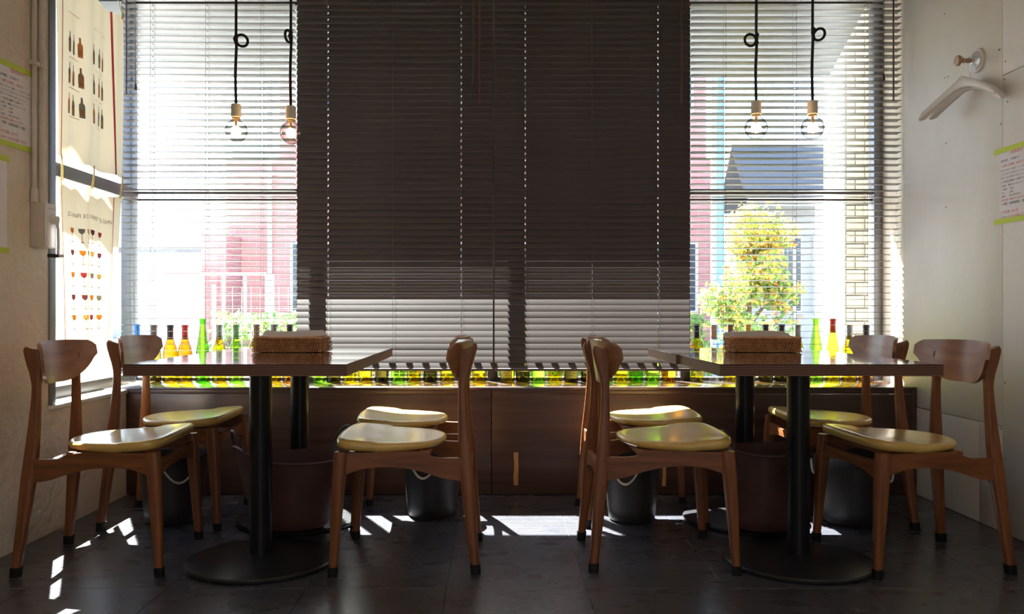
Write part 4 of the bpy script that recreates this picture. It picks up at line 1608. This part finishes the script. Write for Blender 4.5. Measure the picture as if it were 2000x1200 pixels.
# tiled apartment building across the street
def far_building():
    Y = 14.0
    r = thing('tiled_building', 'pink tiled building across the street with stepped side walls', 'building', (0, Y, GZ))
    z0 = -GZ
    xa, xm, xb = wx(441, Y), wx(537, Y), wx(1388, Y)
    B().box((xa, 0, 0), (xb, 6, wz(312, Y) - GZ)).build('lower_storey', M['pink_tile'], r)
    B().box((xm, 0.3, wz(312, Y) - GZ), (xb, 6, 9.0)).build('upper_storey', M['pink_tile'], r)
    B().box((xa, 0.35, wz(312, Y) - GZ), (xm, 3, wz(285, Y) - GZ)).build('glazed_balcony', M['cyan_glass'], r)
    B().box((xa - 0.05, -0.05, wz(343, Y) - GZ), (xm + 0.35, 0.02, wz(336, Y) - GZ)).build('cornice', M['white_wall'], r)
    for px in (529, 1394):
        B().box((wx(px, Y) - 0.035, -0.10, 0), (wx(px, Y) + 0.035, -0.03, 8.9), 0.01).build('downpipe', M['white_wall'], r)
    for (a, b_, t, dy) in ((393, 442, 455, -0.8), (318, 394, 522, -1.6)):
        B().box((wx(a, Y + dy), dy, 0), (wx(b_, Y + dy), dy + 1.0, wz(t, Y + dy) - GZ), 0.01).build('stepped_wall', M['pink_tile'], r)
    # windows of the facade that faces the street
    for px in (620, 760, 900, 1040, 1180, 1310):
        for zz in (1.0, 4.4, 6.6):
            f_ = B()
            x = wx(px, Y)
            y_ = -0.02 if zz < 3 else 0.28
            f_.box((x - 0.45, y_, zz), (x + 0.45, y_ + 0.06, zz + 1.2), 0.01)
            fo = f_.build('window', M['white_wall'], r)
            B().box((x - 0.40, y_ - 0.012, zz + 0.05), (x - 0.01, y_ + 0.01, zz + 1.15)).build('pane', M['dark_glass'], fo)
            B().box((x + 0.01, y_ - 0.012, zz + 0.05), (x + 0.40, y_ + 0.01, zz + 1.15)).build('pane', M['dark_glass'], fo)
    # white posts of a railing in front of the wall
    rl = B()
    rl.box((wx(393, Y - 2), -2.02, 1.55), (xm + 0.4, -1.98, 1.59))
    hand = rl.build('railing', M['white_wall'], r)
    for px in (396, 437, 479, 521, 533):
        B().box((wx(px, Y - 2) - 0.018, -2.018, 0), (wx(px, Y - 2) + 0.018, -1.982, 1.57)).build('railing_post', M['white_wall'], hand)
    return r


far_building()

# pale house far off
hs = thing('pale_house', 'pale grey house far down the street with a flat dark roof', 'building', (wx(300, 34), 34, GZ))
B().box((-2.6, 0, 0), (2.2, 5, 3.4)).build('walls', M['house_wall'], hs)
B().box((-2.8, -0.2, 3.4), (2.4, 5.2, 3.6)).build('roof', M['roof'], hs)
for x in (-1.7, -0.3, 1.1):
    for z in (0.9, 2.2):
        f_ = B().box((x - 0.42, -0.03, z), (x + 0.42, 0.03, z + 0.8)).build('window', M['white_wall'], hs)
        B().box((x - 0.37, -0.04, z + 0.05), (x + 0.37, -0.02, z + 0.75)).build('pane', M['pale_glass'], f_)

# dark grey house with a pitched roof behind the tree
gh = thing('grey_house', 'dark grey house with pitched roof behind the autumn tree', 'building', (wx(1462, 11.5), 11.5, GZ))
gw = wx(1660, 11.5) - wx(1462, 11.5)
B().box((0.1, 0.2, 0), (gw, 0.95, 2.55)).build('walls', M['grey_siding'], gh)
rf = B()
rf.prism([(-0.25, 2.50), (-0.25, 2.58), (0.45, 3.40), (1.15, 2.58), (1.15, 2.50), (0.45, 3.28)], lambda a, c: (-0.1, a, c), lambda a, c: (gw + 0.2, a, c))
roof_o = rf.build('roof', M['roof'], gh)
B().box((-0.1, -0.32, 2.44), (gw + 0.2, -0.24, 2.54), 0.01).build('gutter', M['house_wall'], roof_o)
for (a, zc) in ((0.25, 1.0), (0.95, 1.0)):
    f_ = B().box((a, 0.15, zc), (a + 0.55, 0.22, zc + 1.1), 0.01).build('window', M['house_wall'], gh)
    for q in range(2):
        B().box((a + 0.04 + q * 0.245, 0.135, zc + 0.05), (a + 0.265 + q * 0.245, 0.16, zc + 1.05)).build('pane', M['dark_glass'], f_)


# wire fences
def wire_fence(label, x0, x1, y, h, step=0.09):
    n = max(2, int((x1 - x0) / 0.9) + 1)
    r = thing('wire_fence', label, 'fence', (x0, y, GZ))
    L_ = x1 - x0
    for i in range(n + 1):
        B().tube([(L_ * i / n, 0, 0), (L_ * i / n, 0, h)], 0.018, 8).build('post', M['concrete'], r)
    b = B()
    k = 0
    x = 0
    while x <= L_:
        b.tube([(x, 0, 0.05), (x, 0, h - 0.02)], 0.0035, 4)
        x += step
    z_ = 0.06
    while z_ < h:
        b.tube([(0, 0, z_), (L_, 0, z_)], 0.0035, 4)
        z_ += step * 1.4
    o = b.build('wire_mesh', M['concrete'], r, recalc=False)
    o['kind'] = 'stuff'


wire_fence('wire mesh fence in front of the pink building', wx(418, 8.2), wx(940, 8.2), 8.2, 1.30)
wire_fence('wire mesh fence behind the autumn tree', wx(1490, 9.2), wx(1612, 9.2), 9.2, 1.75)

# hedge along the fence and the autumn tree: individual small leaves
LEAFC = [mat('leaf_green', (0.16, 0.28, 0.06), 0.6), mat('leaf_yellow', (0.55, 0.46, 0.09), 0.6), mat('leaf_orange', (0.62, 0.22, 0.07), 0.6), mat('leaf_deep_green', (0.09, 0.19, 0.06), 0.6)]
for lm in LEAFC:
    N, L, bs = nodes(lm)
    out = [n for n in N if n.type == 'OUTPUT_MATERIAL'][0]
    tl = N.new('ShaderNodeBsdfTranslucent')
    tl.inputs['Color'].default_value = bs.inputs['Base Color'].default_value
    ms = N.new('ShaderNodeMixShader')
    ms.inputs[0].default_value = 0.45
    L.new(bs.outputs[0], ms.inputs[1])
    L.new(tl.outputs[0], ms.inputs[2])
    L.new(ms.outputs[0], out.inputs[0])


def leaf_cloud(name, parent, count, place, size, weights, rng):
    V, F_, MI = [], [], []
    for _ in range(count):
        c, hue = place(rng)
        n = Vector((rng.uniform(-1, 1), rng.uniform(-1, 1), rng.uniform(-0.3, 1))).normalized()
        t = n.orthogonal().normalized()
        t = (Matrix.Rotation(rng.uniform(0, 2 * pi), 3, n) @ t)
        w = n.cross(t)
        s = size * rng.uniform(0.6, 1.25)
        i0 = len(V)
        c = Vector(c)
        V += [tuple(c - t * s), tuple(c + w * s * 0.48 + n * s * 0.12), tuple(c + t * s), tuple(c - w * s * 0.48 + n * s * 0.12)]
        F_ += [(i0, i0 + 1, i0 + 2), (i0, i0 + 2, i0 + 3)]
        k = rng.choices(range(4), weights(hue))[0]
        MI += [k, k]
    me = bpy.data.meshes.new(name)
    me.from_pydata(V, [], F_)
    for m_ in LEAFC:
        me.materials.append(m_)
    me.polygons.foreach_set('material_index', MI)
    o = inst(name, me, parent)
    o['kind'] = 'stuff'
    return o


rng = random.Random(3)
TY = 7.5
tree = thing('autumn_tree', 'small tree with yellow, orange and green leaves outside the window', 'tree', (wx(1466, TY), TY, GZ))
M['bark'] = noise_color(mat('bark', (0.12, 0.085, 0.06), 0.9), (0.09, 0.06, 0.045), (0.16, 0.12, 0.09), (20, 20, 4), 1, 4, bump=0.4, bump_d=0.01)
B().tube(smooth_curve([(0, 0, 0), (0.02, 0, 0.5), (-0.01, 0.02, 1.1), (0.02, 0, 1.7)], 4), [0.04 - 0.0022 * i for i in range(13)], 8).build('trunk', M['bark'], tree)
centres = []
for _ in range(46):
    a = rng.uniform(0, 2 * pi)
    q = rng.uniform(0, 1)
    zc = 0.62 + 1.25 * q
    rad = 0.36 * sqrt(max(0.25, 1 - ((q - 0.45) * 1.5) ** 2)) * rng.uniform(0.1, 1.0)
    centres.append((rad * cos(a), rad * sin(a), zc, rng.uniform(0.12, 0.2), rng.random()))
for c in centres[:12]:
    B().tube([(0, 0, c[2] - 0.25), (c[0] * 0.5, c[1] * 0.5, c[2] - 0.08), (c[0], c[1], c[2])], [0.012, 0.008, 0.003], 5).build('branch', M['bark'], tree)


def place_tree(r):
    c = r.choice(centres)
    v = Vector((r.gauss(0, 1), r.gauss(0, 1), r.gauss(0, 1))).normalized() * c[3] * r.random() ** 0.4
    return (c[0] + v.x, c[1] + v.y, c[2] + v.z), (c[4], (c[2] - 0.7) / 1.25)


def w_tree(h):
    warm = 0.25 + 0.75 * h[1]
    return (1.3 - warm * 0.5, 1.3 * warm + 0.3, warm * (1.4 if h[0] > 0.6 else 0.35), 1.0 - 0.8 * warm)


leaf_cloud('foliage', tree, 7000, place_tree, 0.033, w_tree, rng)
hx0, hx1 = wx(420, 8.8), wx(1380, 8.8)
hedge = thing('clipped_hedge', 'low green hedge behind the wire fence by the pink building', 'hedge', (0, 8.8, GZ))
B().box((hx0 + 0.1, -0.12, 0), (hx1 - 0.1, 0.12, 0.85), 0.08).build('hedge_core', M['bark'], hedge)


def place_hedge(r):
    return (r.uniform(hx0, hx1), r.uniform(-0.25, 0.25), r.uniform(0.02, 1.02)), (0, 0)


leaf_cloud('foliage', hedge, 9000, place_hedge, 0.05, lambda h: (1.0, 0.15, 0.03, 0.8), rng)
